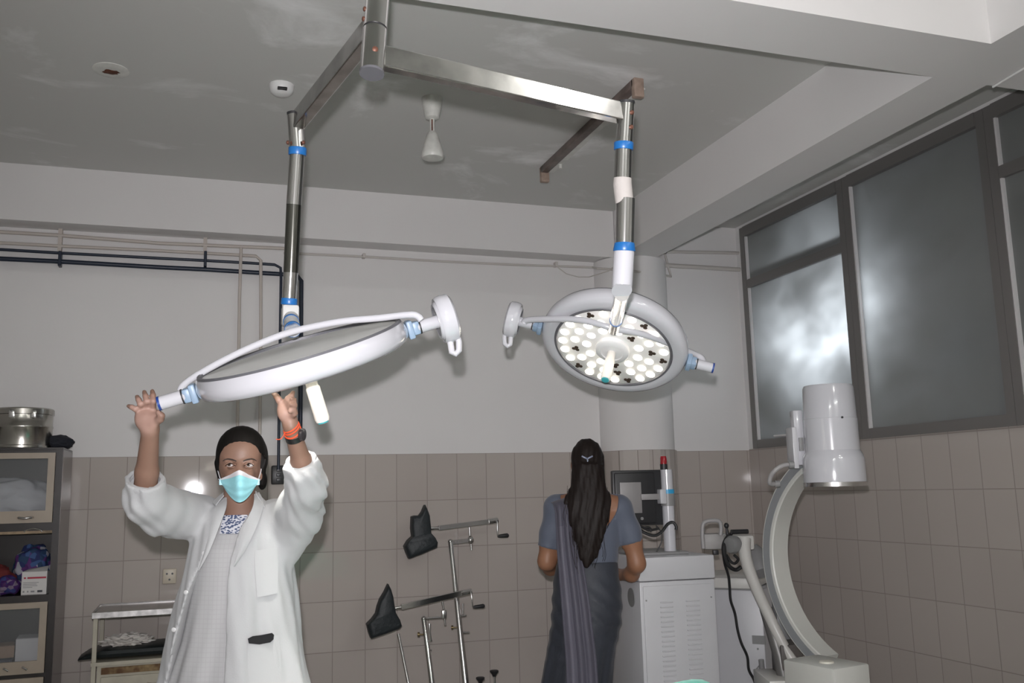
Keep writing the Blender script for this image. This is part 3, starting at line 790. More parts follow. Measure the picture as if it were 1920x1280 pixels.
# open shelf
zs = zF1
def multi(name, cols, scale):
    mt = bpy.data.materials.new(name); mt.use_nodes = True; nt = mt.node_tree; b = nt.nodes['Principled BSDF']; b.inputs['Roughness'].default_value = .8
    tc = nt.nodes.new('ShaderNodeTexCoord'); v = nt.nodes.new('ShaderNodeTexVoronoi'); v.inputs['Scale'].default_value = scale
    nt.links.new(tc.outputs['Object'], v.inputs['Vector'])
    rp = nt.nodes.new('ShaderNodeValToRGB'); rp.color_ramp.interpolation = 'CONSTANT'
    sp_ = nt.nodes.new('ShaderNodeSeparateColor'); nt.links.new(v.outputs['Color'], sp_.inputs[0]); nt.links.new(sp_.outputs[0], rp.inputs['Fac'])
    rp.color_ramp.elements[0].color = (*cols[0], 1); rp.color_ramp.elements[1].position = 1/len(cols); rp.color_ramp.elements[1].color = (*cols[1], 1)
    for i in range(2, len(cols)):
        e = rp.color_ramp.elements.new(i/len(cols)); e.color = (*cols[i], 1)
    nt.links.new(rp.outputs['Color'], b.inputs['Base Color']); return mt
cloth('red_cloth', (XC1-.36, -.27, zs), (.135, .09, .085), mat('red_cloth', (.14, .018, .018), .85, var=.4, scale=20), 'heap of dark red cloth on the open shelf of the cabinet', 'cloth', 5.1)
cloth('printed_cloth', (XC1-.145, -.20, zs), (.095, .085, .125), multi('blue_print', [(.02, .03, .12), (.05, .10, .25), (.10, .03, .16), (.35, .35, .40), (.02, .05, .12)], 38), 'blue and purple printed cloth heaped behind the white carton', 'cloth', 7.7)
cloth('purple_cloth', (XC1-.245, -.335, zs), (.06, .05, .05), multi('purple_print', [(.05, .01, .11), (.03, .04, .16), (.07, .02, .10), (.20, .15, .22)], 45), 'small purple cloth squeezed between the red heap and the white carton', 'cloth', 1.3)
# carton with a red stripe
t = thing('carton', 'white carton with a red stripe standing on the open shelf', 'box', (XC1-.105, -.37, zs))
cw = mat('white_carton', (.62, .60, .59), .6)
rz = Matrix.Rotation(-.10, 3, 'Z'); cc = Vector((XC1-.106, -.36, zs+.058))
obj('body', MB().box(cc, (.122, .075, .116), rz, .002), cw, t, False)
def on_carton(dx, dz, sx_, sz): return MB().box(cc+rz@Vector((dx, -.0383, dz)), (sx_, .001, sz), rz)
obj('red_stripe', on_carton(.012, .028, .090, .009), mat('red_print', (.40, .03, .06), .6), t, False)
obj('red_dot', on_carton(-.045, .028, .010, .008), mat('red_print', (.40, .03, .06), .6), t, False)
gr = mat('grey_print', (.25, .25, .26), .6)
for i, (dx, dz, sx_) in enumerate(((-.015, .004, .075), (-.02, -.004, .065), (-.018, -.012, .07), (-.03, -.020, .045))): obj('print_line', on_carton(dx, dz, sx_, .0028), gr, t, False)
for dx, sx_ in ((-.048, .008), (-.028, .006), (-.005, .018), (.03, .024)): obj('print_mark', on_carton(dx, -.041, sx_, .008 if sx_ < .02 else .011), gr if sx_ < .02 else mat('dark_print', (.07, .07, .08), .6), t, False)
obj('flap', MB().prism([cc+rz@Vector((-.061, -.037, .058)), cc+rz@Vector((.061, -.037, .058)), cc+rz@Vector((.05, .03, .082)), cc+rz@Vector((-.045, .03, .068))], (0, 0, .0015)), cw, t, False)
# behind the lower glass
zl = zL0+.0
def carton(name, lo, hi, mt, label, rot=0.0):
    c = [(a+b_)/2 for a, b_ in zip(lo, hi)]; sz = [b_-a for a, b_ in zip(lo, hi)]
    t = thing(name, label, 'box', (c[0], c[1], lo[2]))
    obj('body', MB().box(c, sz, Matrix.Rotation(rot, 3, 'Z'), .002), mt, t, False)
    obj('flap', MB().box((c[0], c[1]-sz[1]*.2, hi[2]+.004), (sz[0]*.98, sz[1]*.5, .003), Matrix.Rotation(rot, 3, 'Z') @ Matrix.Rotation(.12, 3, 'X')), mt, t, False)
kraft = mat('brown_carton', (.23, .15, .10), .7)
carton('carton', (XC1-.185, -.36, zl), (XC1-.070, -.20, zl+.165), mat('pale_carton', (.45, .45, .47), .6), 'tall pale carton behind the lower glass door, nearest the cabinet side')
carton('carton', (XC1-.50, -.38, zl+.085), (XC1-.29, -.20, zl+.155), cw, 'white carton at the left behind the lower glass door', .08)
carton('carton', (XC1-.285, -.37, zl+.075), (XC1-.20, -.22, zl+.135), kraft, 'small brown carton in the middle behind the lower glass door', .15)
carton('carton', (XC1-.55, -.385, zl), (XC1-.195, -.19, zl+.07), mat('navy_carton', (.02, .025, .04), .6), 'dark low carton at the bottom behind the lower glass door')
# on top of the cabinet
DR = Vector((on(42, 800, 1, -.24).x, -.24, zt))
steel_dr = mat('worn_steel_drum', (.50, .48, .44), .22, 1.0, var=.25, scale=9, bump=.08, bscale=20)
t = thing('steel_drum', 'round steel sterilizing drum on top of the cabinet', 'drum', DR)
hD = on(42, 763, 1, -.38).z-zt; rD = .150
obj('drum_body', MB().lathe(DR, (0, 0, 1), [(rD-.006, 0), (rD+.003, .004), (rD+.003, .016), (rD-.001, .02), (rD, hD*.50), (rD+.003, hD*.52), (rD+.003, hD*.56), (rD, hD*.58), (rD, hD*.84)], 56), steel_dr, t)
obj('lid', MB().lathe(DR, (0, 0, 1), [(rD+.003, hD*.84), (rD+.006, hD*.85), (rD+.006, hD*.97), (rD, hD), (rD*.9, hD*1.01), (.01, hD*1.02)], 56), steel_dr, t)
for dx in (-.03, .07):
    l_ = DR+Vector((dx, -math.sqrt(rD**2-dx**2)-.004, hD*.84)); obj('hasp', MB().box(l_, (.03, .008, .045), None, .003), chrome, t)
tag(cloth('cloth_bag', (XC1-.052, -.22, zt), (.075, .07, .040), mat('navy_cloth', (.012, .014, .022), .8), 'x', 'bag', 3.3, .3), 'dark cloth bag lying beside the steel drum on the cabinet', 'bag')

# ================================================================== STEEL INSTRUMENT TROLLEY
YT = -.58
P_ = lambda x, y, yy=YT: on(x, y, 1, yy)
zt_ = P_(238, 1147).z; x0 = P_(174, 1150).x; x1 = x0+.62; yb = -.16
t = thing('instrument_trolley', 'cream trolley with a shiny steel top, left of the white coat', 'trolley', ((x0+x1)/2, (YT+yb)/2, 0))
cr = mat('old_cream_paint', (.42, .39, .31), .45, var=.12, scale=16)
tp = MB(); tp.span((x0, YT, zt_-.004), (x1, yb, zt_)); tp.span((x0, YT-.004, zt_-.024), (x1, YT+.004, zt_+.006)); tp.span((x0-.004, YT, zt_-.024), (x0+.004, yb, zt_+.006)); tp.span((x0, yb-.004, zt_-.02), (x1, yb+.004, zt_+.006)); tp.span((x1-.004, YT, zt_-.024), (x1+.004, yb, zt_+.006))
obj('steel_top', tp, mat('worn_steel_top', (.20, .195, .19), .22, .9, var=.3, scale=7), t, False)
obj('front_lip', MB().span((x0-.004, YT-.010, zt_-.024), (x1+.004, YT-.003, zt_+.007), .002), mat('worn_bright_lip', (.60, .59, .58), .3, .7, var=.4, scale=30), t, False)
for lx in (x0+.014, x1-.014):
    for ly in (YT+.016, yb-.016):
        lg = obj('leg', MB().span((lx-.011, ly-.011, .05), (lx+.011, ly+.011, zt_-.02), .002), cr, t, False)
        obj('castor', MB().lathe((lx-.01, ly, .025), (1, 0, 0), [(.015, 0), (.025, .004), (.025, .016), (.015, .02)], 20), black, lg)
zm = P_(238, 1238).z
obj('shelf', MB().span((x0, YT, zm-.018), (x1, yb, zm)), cr, t, False)
dw = MB(); zb0 = .18
obj('locker', MB().span((x0+.03, YT+.02, zb0), (x1-.03, yb-.01, zm-.018)), cr, t, False)
dd = obj('drawer', MB().span((x0+.05, YT+.004, zb0+.03), (x1-.05, YT+.02, zm-.075), .003), cr, t, False)
obj('rusty_slot', MB().span((x0+.05, YT+.008, zm-.062), (x1-.05, YT+.0195, zm-.03)), mat('rusty_gap', (.10, .05, .02), .8, var_col=(.28, .20, .10), scale=22), t, False)
handle(dd, x0+.32, zm-.12, .09, YT+.004)
# black cushion on the shelf
pd = MB(); xs0 = P_(146, 1230, -.5).x
rowz = []
for i in range(13):
    f = i/12; xx = xs0+.46*f; hh = .012+.052*min(1, f*4.5)**.7; wy = .10+.05*min(1, f*4)
    rowz.append([Vector((xx, -.40+math.cos(2*PI*k/20)*wy, zm+hh*.5+.001+math.copysign(abs(math.sin(2*PI*k/20))**.6, math.sin(2*PI*k/20))*hh*.5)) for k in range(20)])
tag(obj('arm_cushion', pd.loft(rowz), mat('black_vinyl', (.010, .014, .015), .4)), 'black padded cushion on the lower shelf of the trolley', 'cushion')
gl = MB(); rnd = random.Random(8)
gx0 = P_(200, 1200, -.42).x; gx1 = P_(275, 1200, -.42).x
b = bmesh.new(); bmesh.ops.create_icosphere(b, subdivisions=5, radius=1)
for v in b.verts:
    p_ = v.co.copy(); f = .75+.55*noise.ridged_multi_fractal(p_*2.6, 1, 2, 4, 1, 2)*.6+.3*noise.noise(p_*4)
    v.co = Vector((p_.x*.105*f, p_.y*.07*f, max(p_.z, -.25)*.036*f))+Vector(((gx0+gx1)/2, -.42, zm+.073))
gl.add(b)
tag(obj('cotton_heap', gl, mat('crumpled_cotton', (.55, .52, .49), .9)), 'crumpled heap of white cotton lying on the black cushion', 'cotton')

# ================================================================== ORTHOPAEDIC LEG HOLDERS LEANING AT THE BACK WALL
boot_m = mat('black_leather', (.016, .021, .024), .55, bump=.35, bscale=45)
brass = mat('dull_brass', (.22, .17, .09), .4, .8)
def PW(px, py, off): return on(px, py, 1, -off)
def extrude_outline(pts, off, thick, name, mt, parent):
    """a pillow-edged solid: the outline is traced on the plane y=-off, its thickness runs along y"""
    P = [PW(x, y, off) for x, y in pts]; c = sum(P, Vector())/len(P)
    dense = [p.lerp(q, k/3) for p, q in zip(P, P[1:]+P[:1]) for k in range(3)]
    rings = []
    for t, s in ((-.5, .80), (-.44, .93), (-.25, 1.0), (.25, 1.0), (.44, .93), (.5, .80)):
        rings.append([c+(p-c)*s+Vector((0, thick*t, 0)) for p in dense])
    return obj(name, MB().loft(rings), mt, parent, True, 50)
def bar(name, a, b_, r, mt, parent, seg=14): return obj(name, MB().tube([a, b_], r, seg), mt, parent)
def sqbar(name, a, b_, h, wd, mt, parent):
    d = (b_-a).normalized(); s = d.cross(Vector((0, 0, 1))).normalized(); z = s.cross(d)
    return obj(name, MB().box((a+b_)/2, ((b_-a).length, wd, h), Matrix((d, s, z)).transposed(), .002), mt, parent, False)
def to_floor(a, b_):
    d = b_-a; return a+d*(a.z/(-d.z))

O = .22
t = thing('leg_holder', 'upper leg holder with a black boot, standing behind the lower one', 'leg holder', to_floor(PW(846, 1016, O), PW(873, 1280, O+.22)))
extrude_outline([(796, 946), (800, 955), (804, 966), (806, 985), (807, 999), (815, 1008), (819, 1016), (818, 1026), (792, 1037), (766, 1047), (761, 1036), (757, 1024), (763, 1014), (772, 1006), (770, 990), (771, 968), (777, 966), (785, 966), (791, 958)], O, .10, 'boot', boot_m, t)
bar('joint', PW(806, 990, O), PW(824, 990, O), .011, chrome_b, t)
sqbar('slide_bar', PW(822, 989.5, O), PW(920, 977, O), .030, .026, chrome_b, t)
bar('bar_end', PW(916, 977.5, O), PW(933, 975, O), .019, chrome, t)
ck = obj('crank', MB().tube([PW(930, 974, O+.02), PW(932, 978, O+.03), PW(933, 1003, O+.03), PW(936, 1005, O+.03)], .005, 10), chrome_b, t)
obj('crank_grip', MB().lathe(PW(933, 1005, O+.03), PW(957, 1003, O+.03)-PW(933, 1005, O+.03), [(.006, 0), (.010, .012), (.013, .045), (.014, .065), (.008, .073)], 16), black, ck)
bar('stem', PW(880, 988, O), PW(881, 1004, O), .008, chrome_b, t)
obj('clamp', MB().sphere(PW(882, 1012, O), (.022, .022, .026), 16), chrome, t)
bar('clamp_screw', PW(883, 1016, O), PW(884, 1031, O), .007, chrome_b, t)
sqbar('bracket', PW(844, 1017, O), PW(880, 1012.5, O), .026, .022, chrome_b, t)
top_ = PW(844.5, 1015, O); bot_ = to_floor(PW(844.5, 1015, O), PW(873, 1280, O+.22))
pst = obj('post', MB().tube([top_, bot_], [.0145, .022], 20), chrome_b, t)
obj('post_cap', MB().sphere(top_, .0165, 16), chrome, pst)
obj('clamp_knob', MB().lathe(PW(850, 1176, O+.14), R_*-1, [(.004, -.02), (.004, 0), (.012, 0), (.012, .012), (.004, .014)], 16), brass, t)
obj('lever', MB().tube([PW(868, 1131, O+.12), PW(868, 1152, O+.12), PW(862, 1155, O+.12), PW(874, 1153, O+.12)], .006, 10), chrome_b, t)
obj('wing_screw', MB().tube([PW(864, 1185, O+.14), PW(880, 1185, O+.14)], .006, 10), chrome_b, t)

O = .40
t = thing('leg_holder', 'lower leg holder with a black boot and a bright sliding bar', 'leg holder', to_floor(PW(794, 1160, O), PW(809, 1280, O+.10)))
extrude_outline([(727, 1094), (732, 1104), (736, 1118), (738, 1132), (741, 1148), (749, 1162), (752, 1172), (748, 1177), (722, 1187), (695, 1196), (691, 1186), (687, 1170), (696, 1161), (704, 1150), (707, 1136), (712, 1122), (720, 1109)], O, .10, 'boot', boot_m, t)
bar('joint', PW(740, 1140, O), PW(757, 1137, O), .010, chrome, t)
sqbar('slide_bar', PW(752, 1137.5, O), PW(868, 1111, O), .033, .024, chrome, t)
bar('bar_end', PW(864, 1112, O), PW(884, 1108, O), .017, chrome, t)
ck = obj('crank', MB().tube([PW(881, 1107, O+.02), PW(883, 1110, O+.03), PW(886.5, 1137, O+.03), PW(890, 1138, O+.03)], .0045, 10), chrome_b, t)
obj('crank_grip', MB().lathe(PW(887, 1138, O+.03), PW(912, 1135, O+.03)-PW(887, 1138, O+.03), [(.006, 0), (.010, .012), (.012, .045), (.0135, .063), (.008, .072)], 16), black, ck)
bar('stem', PW(829, 1127, O), PW(832, 1142, O), .007, chrome_b, t)
obj('clamp', MB().box(PW(832.5, 1151, O), (.028, .026, .05), None, .006), chrome_b, t)
bar('clamp_screw', PW(833, 1158, O), PW(835, 1172, O), .006, chrome_b, t)
bar('bracket', PW(794, 1159, O), PW(832, 1156.5, O), .0065, chrome_b, t)
top_ = PW(794.5, 1159.5, O); bot_ = to_floor(top_, PW(810, 1280, O+.10))
pst = obj('post', MB().tube([top_, bot_], [.0145, .018], 20), chrome, t)
obj('post_cap', MB().sphere(top_, .016, 16), chrome, pst)
obj('clamp_knob', MB().lathe(PW(787, 1189, O+.02), R_*-1, [(.004, -.02), (.004, 0), (.013, 0), (.013, .012), (.004, .014)], 16), brass, t)
obj('lever', MB().tube([PW(805, 1169, O+.05), PW(806, 1186, O+.06), PW(808, 1201, O+.05)], [.010, .005, .008], 10), chrome_b, t)
obj('bolt', MB().lathe(PW(808, 1218, O+.03), -W_, [(.005, 0), (.005, .008)], 10), chrome_b, t)
ra, rb = PW(747, 1188, .45), PW(766, 1282, .55)
tag(obj('loose_rod', MB().tube([ra, to_floor(ra, rb)], .0088, 14), chrome_b), 'bare steel rod standing below the lower black boot', 'rod')
for (kx, ky, txt) in ((900.5, 1269, 'black knobbed rod poking up at the bottom edge, the lower of two'), (926.5, 1256, 'black knobbed rod poking up at the bottom edge, the taller of two')):
    k = PW(kx, ky, .5)
    t = thing('knob_rod', txt, 'rod', (k.x+.01, k.y, 0))
    obj('knob', MB().lathe(k, (0, 0, -1), [(.022, 0), (.026, .003), (.025, .010), (.014, .022), (.009, .035)], 20), black, t)
    obj('rod', MB().tube([k-Vector((0, 0, .03)), Vector((k.x+.01, k.y, 0))], .0065, 12), chrome_b, t)

# ================================================================== MONITOR CART AND C-ARM
enamel = mat('grey_white_enamel', (.49, .49, .51), .35, var=.04, scale=5)
enamel2 = mat('cream_white_enamel', (.58, .57, .54), .35, var=.05, scale=5)
grey_p = mat('mid_grey_plastic', (.22, .22, .22), .4)
dk = mat('charcoal_plastic', (.022, .022, .024), .4)
class Fr:                              # a turned box frame: s.p(along, back, up)
    def __init__(s, A, Bp):
        s.o = A; e = Bp-A; s.w = Vector((e.x, e.y, 0)).length; s.e1 = Vector((e.x, e.y, 0)).normalized(); s.e2 = Vector((-s.e1.y, s.e1.x, 0))
        if s.e2.dot(WH) < 0: s.e2 = -s.e2
        s.rot = Matrix((s.e1, s.e2, Vector((0, 0, 1)))).transposed()
    def p(s, a, b_, z): return Vector((s.o.x, s.o.y, 0))+s.e1*a+s.e2*b_+Vector((0, 0, z))
    def span(s, mb, lo, hi, bevel=0.0):
        c = [(q+r)/2 for q, r in zip(lo, hi)]
        return mb.box(s.p(*c), [abs(r-q) for q, r in zip(lo, hi)], s.rot, bevel)
A, Bc = H(1197, 1046, 4.56), H(1337, 1039, 4.66)
fr = Fr(A, Bc); wC = fr.w; zC_ = (A.z+Bc.z)/2; dC = .48
cart = thing('monitor_cart', 'white cart with louvred back and a monitor on a pole', 'cart', fr.p(wC/2, dC/2, 0))
obj('cabinet', fr.span(MB(), (0, 0, .10), (wC, dC, zC_-.115), .006), enamel, cart)
obj('top_box', fr.span(MB(), (-.004, -.004, zC_-.112), (wC+.004, dC, zC_), .008), enamel, cart)
bp = obj('back_panel', fr.span(MB(), (.016, -.006, .16), (wC-.012, .002, zC_-.135), .003), enamel, cart)
for (a0, a1) in ((.098, .165), (.232, .305)):
    lv = MB()
    for k in range(30):
        z = zC_-.215-k*.0225
        if z < .2: break
        fr.span(lv, (a0, -.0115, z), (a1, -.004, z+.006), .002)
    obj('louvre', lv, enamel, bp, False)
for a in (.028, wC-.026):
    for z in (zC_-.2, .25): obj('screw', MB().lathe(fr.p(a, -.006, z), -fr.e2, [(.004, 0), (.004, .003)], 10), grey_p, bp)
obj('side_grip', MB().lathe(fr.p(-.0005, .11, zC_-.195), -fr.e1, [(.045, 0), (.045, .003), (.03, .004)], 28), mat('grey_recess', (.2, .2, .2), .5), cart)
for a in (.04, wC-.04):
    for b_ in (.05, dC-.05):
        obj('castor', MB().lathe(fr.p(a-.015, b_, .05), fr.e1, [(.03, 0), (.05, .004), (.05, .026), (.03, .03)], 20).tube([fr.p(a, b_, .05), fr.p(a, b_, .11)], .012, 10), dk, cart)
# pole with clamp and red lamp
pb = H(1257, 1038, 4.80); zP = H(1254.5, 880, 4.80).z
pt = Vector((pb.x, pb.y, zP)); pb.z = zC_-.005
obj('pole', MB().tube([pb, pt], .0305, 28), gloss_w, cart)
z0, z1, z2 = H(1256, 948, 4.8).z, H(1256, 925, 4.8).z, H(1256, 917, 4.8).z
obj('pole_clamp', MB().tube([Vector((pb.x, pb.y, z0)), Vector((pb.x, pb.y, z1))], .036, 28), grey_p, cart)
obj('blue_collar', MB().tube([Vector((pb.x, pb.y, z1)), Vector((pb.x, pb.y, z2))], .035, 28), mat('bright_blue_ring', (.03, .30, .55), .4), cart)
zl1 = H(1251, 854, 4.8).z
q = pt-RH*.012
lm_ = obj('lamp_base', MB().lathe(q, (0, 0, 1), [(.019, 0), (.019, .028), (.016, .03)], 20), black, cart)
obj('red_lamp', MB().lathe(q+Vector((0, 0, .028)), (0, 0, 1), [(.0175, 0), (.0175, zl1-zP-.04), (.014, zl1-zP-.030), (.004, zl1-zP-.028)], 20), mat('red_signal_lens', (.30, .012, .02), .12, coat=.6), lm_)
obj('top_tray', fr.span(MB(), (.03, .10, zC_), (wC-.08, dC-.04, zC_+.014), .004), grey_p, cart)
# monitor seen from behind: a part of the cart
ma, mb_ = H(1152, 985, 4.74), H(1246, 985, 4.80)
fm = Fr(ma, mb_); zm1 = H(1198, 881, 4.77).z; zm0 = H(1198, 985, 4.77).z
mon = obj('monitor', fm.span(MB(), (0, 0, zm0), (fm.w, .035, zm1), .006), dk, cart)
fm.span(mbk := MB(), (fm.w*.03, -.012, zm0+.01), (fm.w*.83, .002, zm1-.012), .008); obj('monitor_back', mbk, black, mon)
obj('screen', fm.span(MB(), (.012, .035, zm0+.02), (fm.w-.012, .037, zm1-.012)), mat('dark_screen', (.01, .01, .012), .15), mon)
obj('mount_plate', fm.span(MB(), (fm.w*.115, -.020, H(1180, 962, 4.76).z), (fm.w*.54, -.011, H(1180, 904, 4.76).z), .002), mat('grey_steel_plate', (.27, .26, .26), .45, .2), mon)
zz = H(1222, 931, 4.77).z
obj('arm', fm.span(MB(), (fm.w*.52, -.030, zz-.015), (fm.w*.92, -.012, zz+.015), .003), mat('grey_steel_plate', (.27, .26, .26), .45, .2), mon)
obj('arm_bracket', fm.span(MB(), (fm.w*.88, -.045, zz-.036), (fm.w*1.0, .03, zz+.036), .004), enamel, mon)
obj('port', MB().lathe(fm.p(fm.w*.53, -.014, zm0+.035), -fm.e2, [(.008, 0), (.008, .006)], 12), grey_p, mon)
# cables of the cart
cbm = mat('black_cable', (.01, .01, .011), .5)
d_ = 4.70
cbl = lambda px, r, d=d_: obj('cable', MB().tube(smooth_path([H(x, y, d) for x, y in px], 5), r, 8), cbm, cart)
cbl([(1196, 988), (1206, 997), (1226, 1004), (1240, 997), (1252, 982), (1262, 979), (1268, 987), (1267, 993)], .0075)
cbl([(1194, 985), (1205, 988), (1214, 993), (1224, 993), (1236, 990)], .006, 4.74)
cbl([(1230, 985), (1236, 992), (1241, 1000), (1240, 1016), (1234, 1029), (1230, 1036)], .0035, 4.74)
cbl([(1208, 990), (1217, 989), (1222, 996)], .007, 4.74)

# ---- C-arm
arm_w = mat('c_arm_enamel', (.52, .52, .49), .38, var=.06, scale=4)
arm_s = mat('c_arm_side_rail', (.26, .27, .28), .35, .2)
A, Bc = H(1334, 1086, 5.02), H(1426, 1080, 4.90)
fc = Fr(A, Bc); zK = (A.z+Bc.z)/2
cm = thing('c_arm', 'white C-arm x-ray machine in the corner right of the monitor cart', 'x-ray machine', fc.p(fc.w/2, .3, 0))
obj('base_cabinet', fc.span(MB(), (-.10, 0, .10), (fc.w, .45, zK-.06), .01), enamel, cm)
obj('cabinet_lid', fc.span(MB(), (-.10, -.006, zK-.055), (fc.w-.04, .45, zK), .008), enamel2, cm)
obj('seam', fc.span(MB(), (-.09, -.003, zK-.062), (fc.w-.005, .02, zK-.054)), grey_p, cm, False)
obj('name_plate', fc.span(MB(), (fc.w-.062, -.006, H(1420, 1208, 4.9).z), (fc.w+.004, .0, H(1420, 1192, 4.9).z)), grey_p, cm, False)
for zq in (1216,): obj('screw', MB().lathe(H(1421, zq, 4.895), -fc.e2, [(.005, 0), (.005, .004)], 10), grey_p, cm)
obj('foot_rail', MB().tube([H(1415, 1262, 4.87), H(1424, 1250, 4.87), H(1432, 1250, 4.87)], .008, 10).tube([H(1427, 1236, 4.86), H(1432, 1285, 4.86)], .014, 12), grey_p, cm)
for a in (.0, fc.w-.06):
    for b_ in (.06, .40): obj('castor', MB().lathe(fc.p(a, b_, .06), fc.e1, [(.03, 0), (.06, .005), (.06, .03), (.03, .035)], 20).tube([fc.p(a+.017, b_, .05), fc.p(a+.017, b_, .11)], .015, 10), dk, cm)
# head of the support arm with control box and handle
g4 = lambda x, y, d=4.82: H(x, y, d)
def xbox(x0, y0, x1, y1, d, dep, bevel=.006):
    a, b_ = H(x0, y1, d), H(x1, y0, d); f = Fr(H(x0, y1, d), H(x1, y1, d))
    return f.span(MB(), (0, 0, a.z), (f.w, dep, b_.z), bevel)
obj('control_box', xbox(1322, 1000, 1366, 1030, 4.92, .10), mat('worn_grey_box', (.33, .32, .31), .5, var=.2, scale=12), cm)
hd = obj('push_handle', MB().tube(smooth_path([g4(1319, 1028, 4.90), g4(1317, 1005, 4.90), g4(1318, 984, 4.90), g4(1325, 977, 4.90), g4(1342, 975.5, 4.90), g4(1350, 979, 4.90), g4(1352, 990, 4.90), g4(1351, 1003, 4.90)], 5), .011, 12), mat('handle_grey', (.30, .29, .29), .4), cm)
obj('black_key', xbox(1338, 1031, 1348, 1040, 4.9, .03, .002), black, cm)
obj('arm_head', xbox(1367, 1003, 1416, 1032, 4.80, .16, .012), enamel2, cm)
obj('grey_cover', MB().lathe(g4(1378, 1020, 4.79), -R_*.8-W_*.5, [(.0, -.015), (.040, -.01), (.046, .02), (.038, .04), (.01, .045)], 24), mat('grey_rubber_cover', (.20, .20, .20), .5), cm)
obj('black_grip', MB().tube([g4(1371, 997, 4.80), g4(1402, 996, 4.82)], .012, 14), black, cm)
obj('joystick', MB().tube([g4(1364, 1003, 4.88), g4(1362.5, 990, 4.88)], [.009, .006], 12).sphere(g4(1362, 985, 4.88), (.013, .013, .015), 14), black, cm)
# curved support arm: from the head down to the C
sw = [(1396, 1010, 4.80), (1396, 1032, 4.78), (1402, 1060, 4.75), (1413, 1090, 4.71), (1426, 1120, 4.67), (1441, 1152, 4.63), (1457, 1186, 4.60), (1476, 1222, 4.58), (1500, 1262, 4.55), (1530, 1330, 4.52)]
sw = smooth_path([H(*q) for q in sw], 4)
obj('support_arm', MB().tube(sw, [.038*(1-.35*i/len(sw)) for i in range(len(sw))], 24, flat=(.85, RH)), enamel2, cm, True, 60)
obj('dark_cover', MB().tube([g4(1405, 1030, 4.98), g4(1418, 1048, 4.96), g4(1427, 1068, 4.94), g4(1430, 1082, 4.94)], [.05, .07, .07, .03], 20), grey_p, cm)
obj('column', xbox(1466, 1034, 1491, 1300, 4.72, .08), mat('grey_column', (.19, .195, .20), .4, .2), cm)
obj('floor_strut', MB().tube([g4(1436, 1140, 4.66), g4(1462, 1230, 4.6), g4(1474, 1290, 4.58), g4(1490, 1400, 4.58)], .032, 16), mat('strut_grey', (.15, .145, .14), .4, .3), cm)
obj('lower_box', xbox(1468, 1208, 1510, 1275, 4.56, .18), mat('dark_brown_box', (.07, .06, .055), .5), cm)
obj('foot_box', xbox(1446, 1275, 1506, 1330, 4.46, .30), enamel2, cm)
# the C itself: it bulges away from the camera and opens towards it
e = (RH*.56-WH*.83).normalized()                # from the back of the C to its opening
Zv = Vector((0, 0, 1)); nv = e.cross(Zv).normalized()
zi = H(1560, 870, 4.1).z; pi_ = H(1563, 870, 4.1)
zb_ = H(1560, 1236, 3.95).z
zc_ = 1.035; Rc = .48
back = H(1455, 1050, 4.44)
cc_ = Vector((back.x, back.y, zc_))+e*Rc
arc = []
for k in range(37):
    th = math.radians(-62+k*(62+72)/36)
    arc.append(cc_-e*(Rc*math.cos(th))+Zv*(Rc*1.02*math.sin(th)))
def arc_prof(prof):
    rings = []
    for k, p_ in enumerate(arc):
        tn = (arc[min(k+1, 36)]-arc[max(k-1, 0)]).normalized(); rd = nv.cross(tn).normalized()
        if rd.dot(cc_-p_) < 0: rd = -rd
        rings.append([p_+rd*a+nv*b_ for a, b_ in prof])
    return MB().loft(rings)
ca = obj('c_frame', arc_prof([(.025, -.055), (.03, -.05), (.03, .05), (.025, .055), (-.03, .055), (-.03, -.055)]), arm_w, cm, True, 35)
obj('side_rail', arc_prof([(.012, -.058), (.012, -.0555), (-.024, -.0555), (-.024, -.058)]), arm_s, ca, True, 35)
obj('side_rail', arc_prof([(.012, .058), (.012, .0555), (-.024, .0555), (-.024, .058)]), arm_s, ca, True, 35)
# image intensifier
ii = Vector((pi_.x, pi_.y, 0)); zt1 = H(1552, 723, 4.1).z; zt0 = H(1560, 908, 4.1).z
zmid, zwide = H(1552, 786, 4.1).z, H(1556, 848, 4.1).z
obj('image_intensifier', MB().lathe(ii, (0, 0, 1), [(.131, zt0+.006), (.132, zt0+.02), (.131, zwide-.03), (.126, zwide-.012), (.1155, zwide+.008), (.1145, zmid), (.1125, zmid+.002), (.1085, zt1-.012), (.103, zt1), (.01, zt1+.003)], 56), gloss_w, cm, True, 25)
obj('chrome_rim', MB().lathe(ii, (0, 0, 1), [(.12, zt0-.010), (.1345, zt0-.008), (.1345, zt0+.010), (.13, zt0+.012)], 56), chrome_b, cm)
obj('face_plate', MB().lathe(ii, (0, 0, 1), [(.12, zt0-.008), (.12, zt0+.002)], 48), dk, cm)
obj('hole', MB().lathe(H(1579, 782, 3.985), -WH, [(.005, 0), (.005, .003)], 10), dk, cm)
mp_ = obj('mount_bracket', xbox(1494, 768, 1512, 872, 4.14, .06), gloss_w, cm)
obj('mount_plate', xbox(1490, 800, 1499, 878, 4.12, .10, .003), enamel, cm)
obj('bracket_slot', xbox(1500, 820, 1508, 845, 4.13, .012, .001), grey_p, mp_)
obj('mount_block', MB().tube([arc[-2], H(1505, 852, 4.16)], [.05, .045], 20), arm_w, cm)
obj('grab_handle', MB().tube(smooth_path([H(1487, 871, 4.12), H(1470, 872, 4.10), H(1455, 880, 4.10), H(1445, 893, 4.12), H(1444, 906, 4.14), H(1458, 907, 4.17)], 5), .010, 12), mat('handle_grey', (.30, .29, .29), .4), cm)
obj('handle_foot', MB().lathe(H(1484, 871, 4.11), -RH, [(.016, -.01), (.016, .012), (.01, .014)], 14), grey_p, cm)
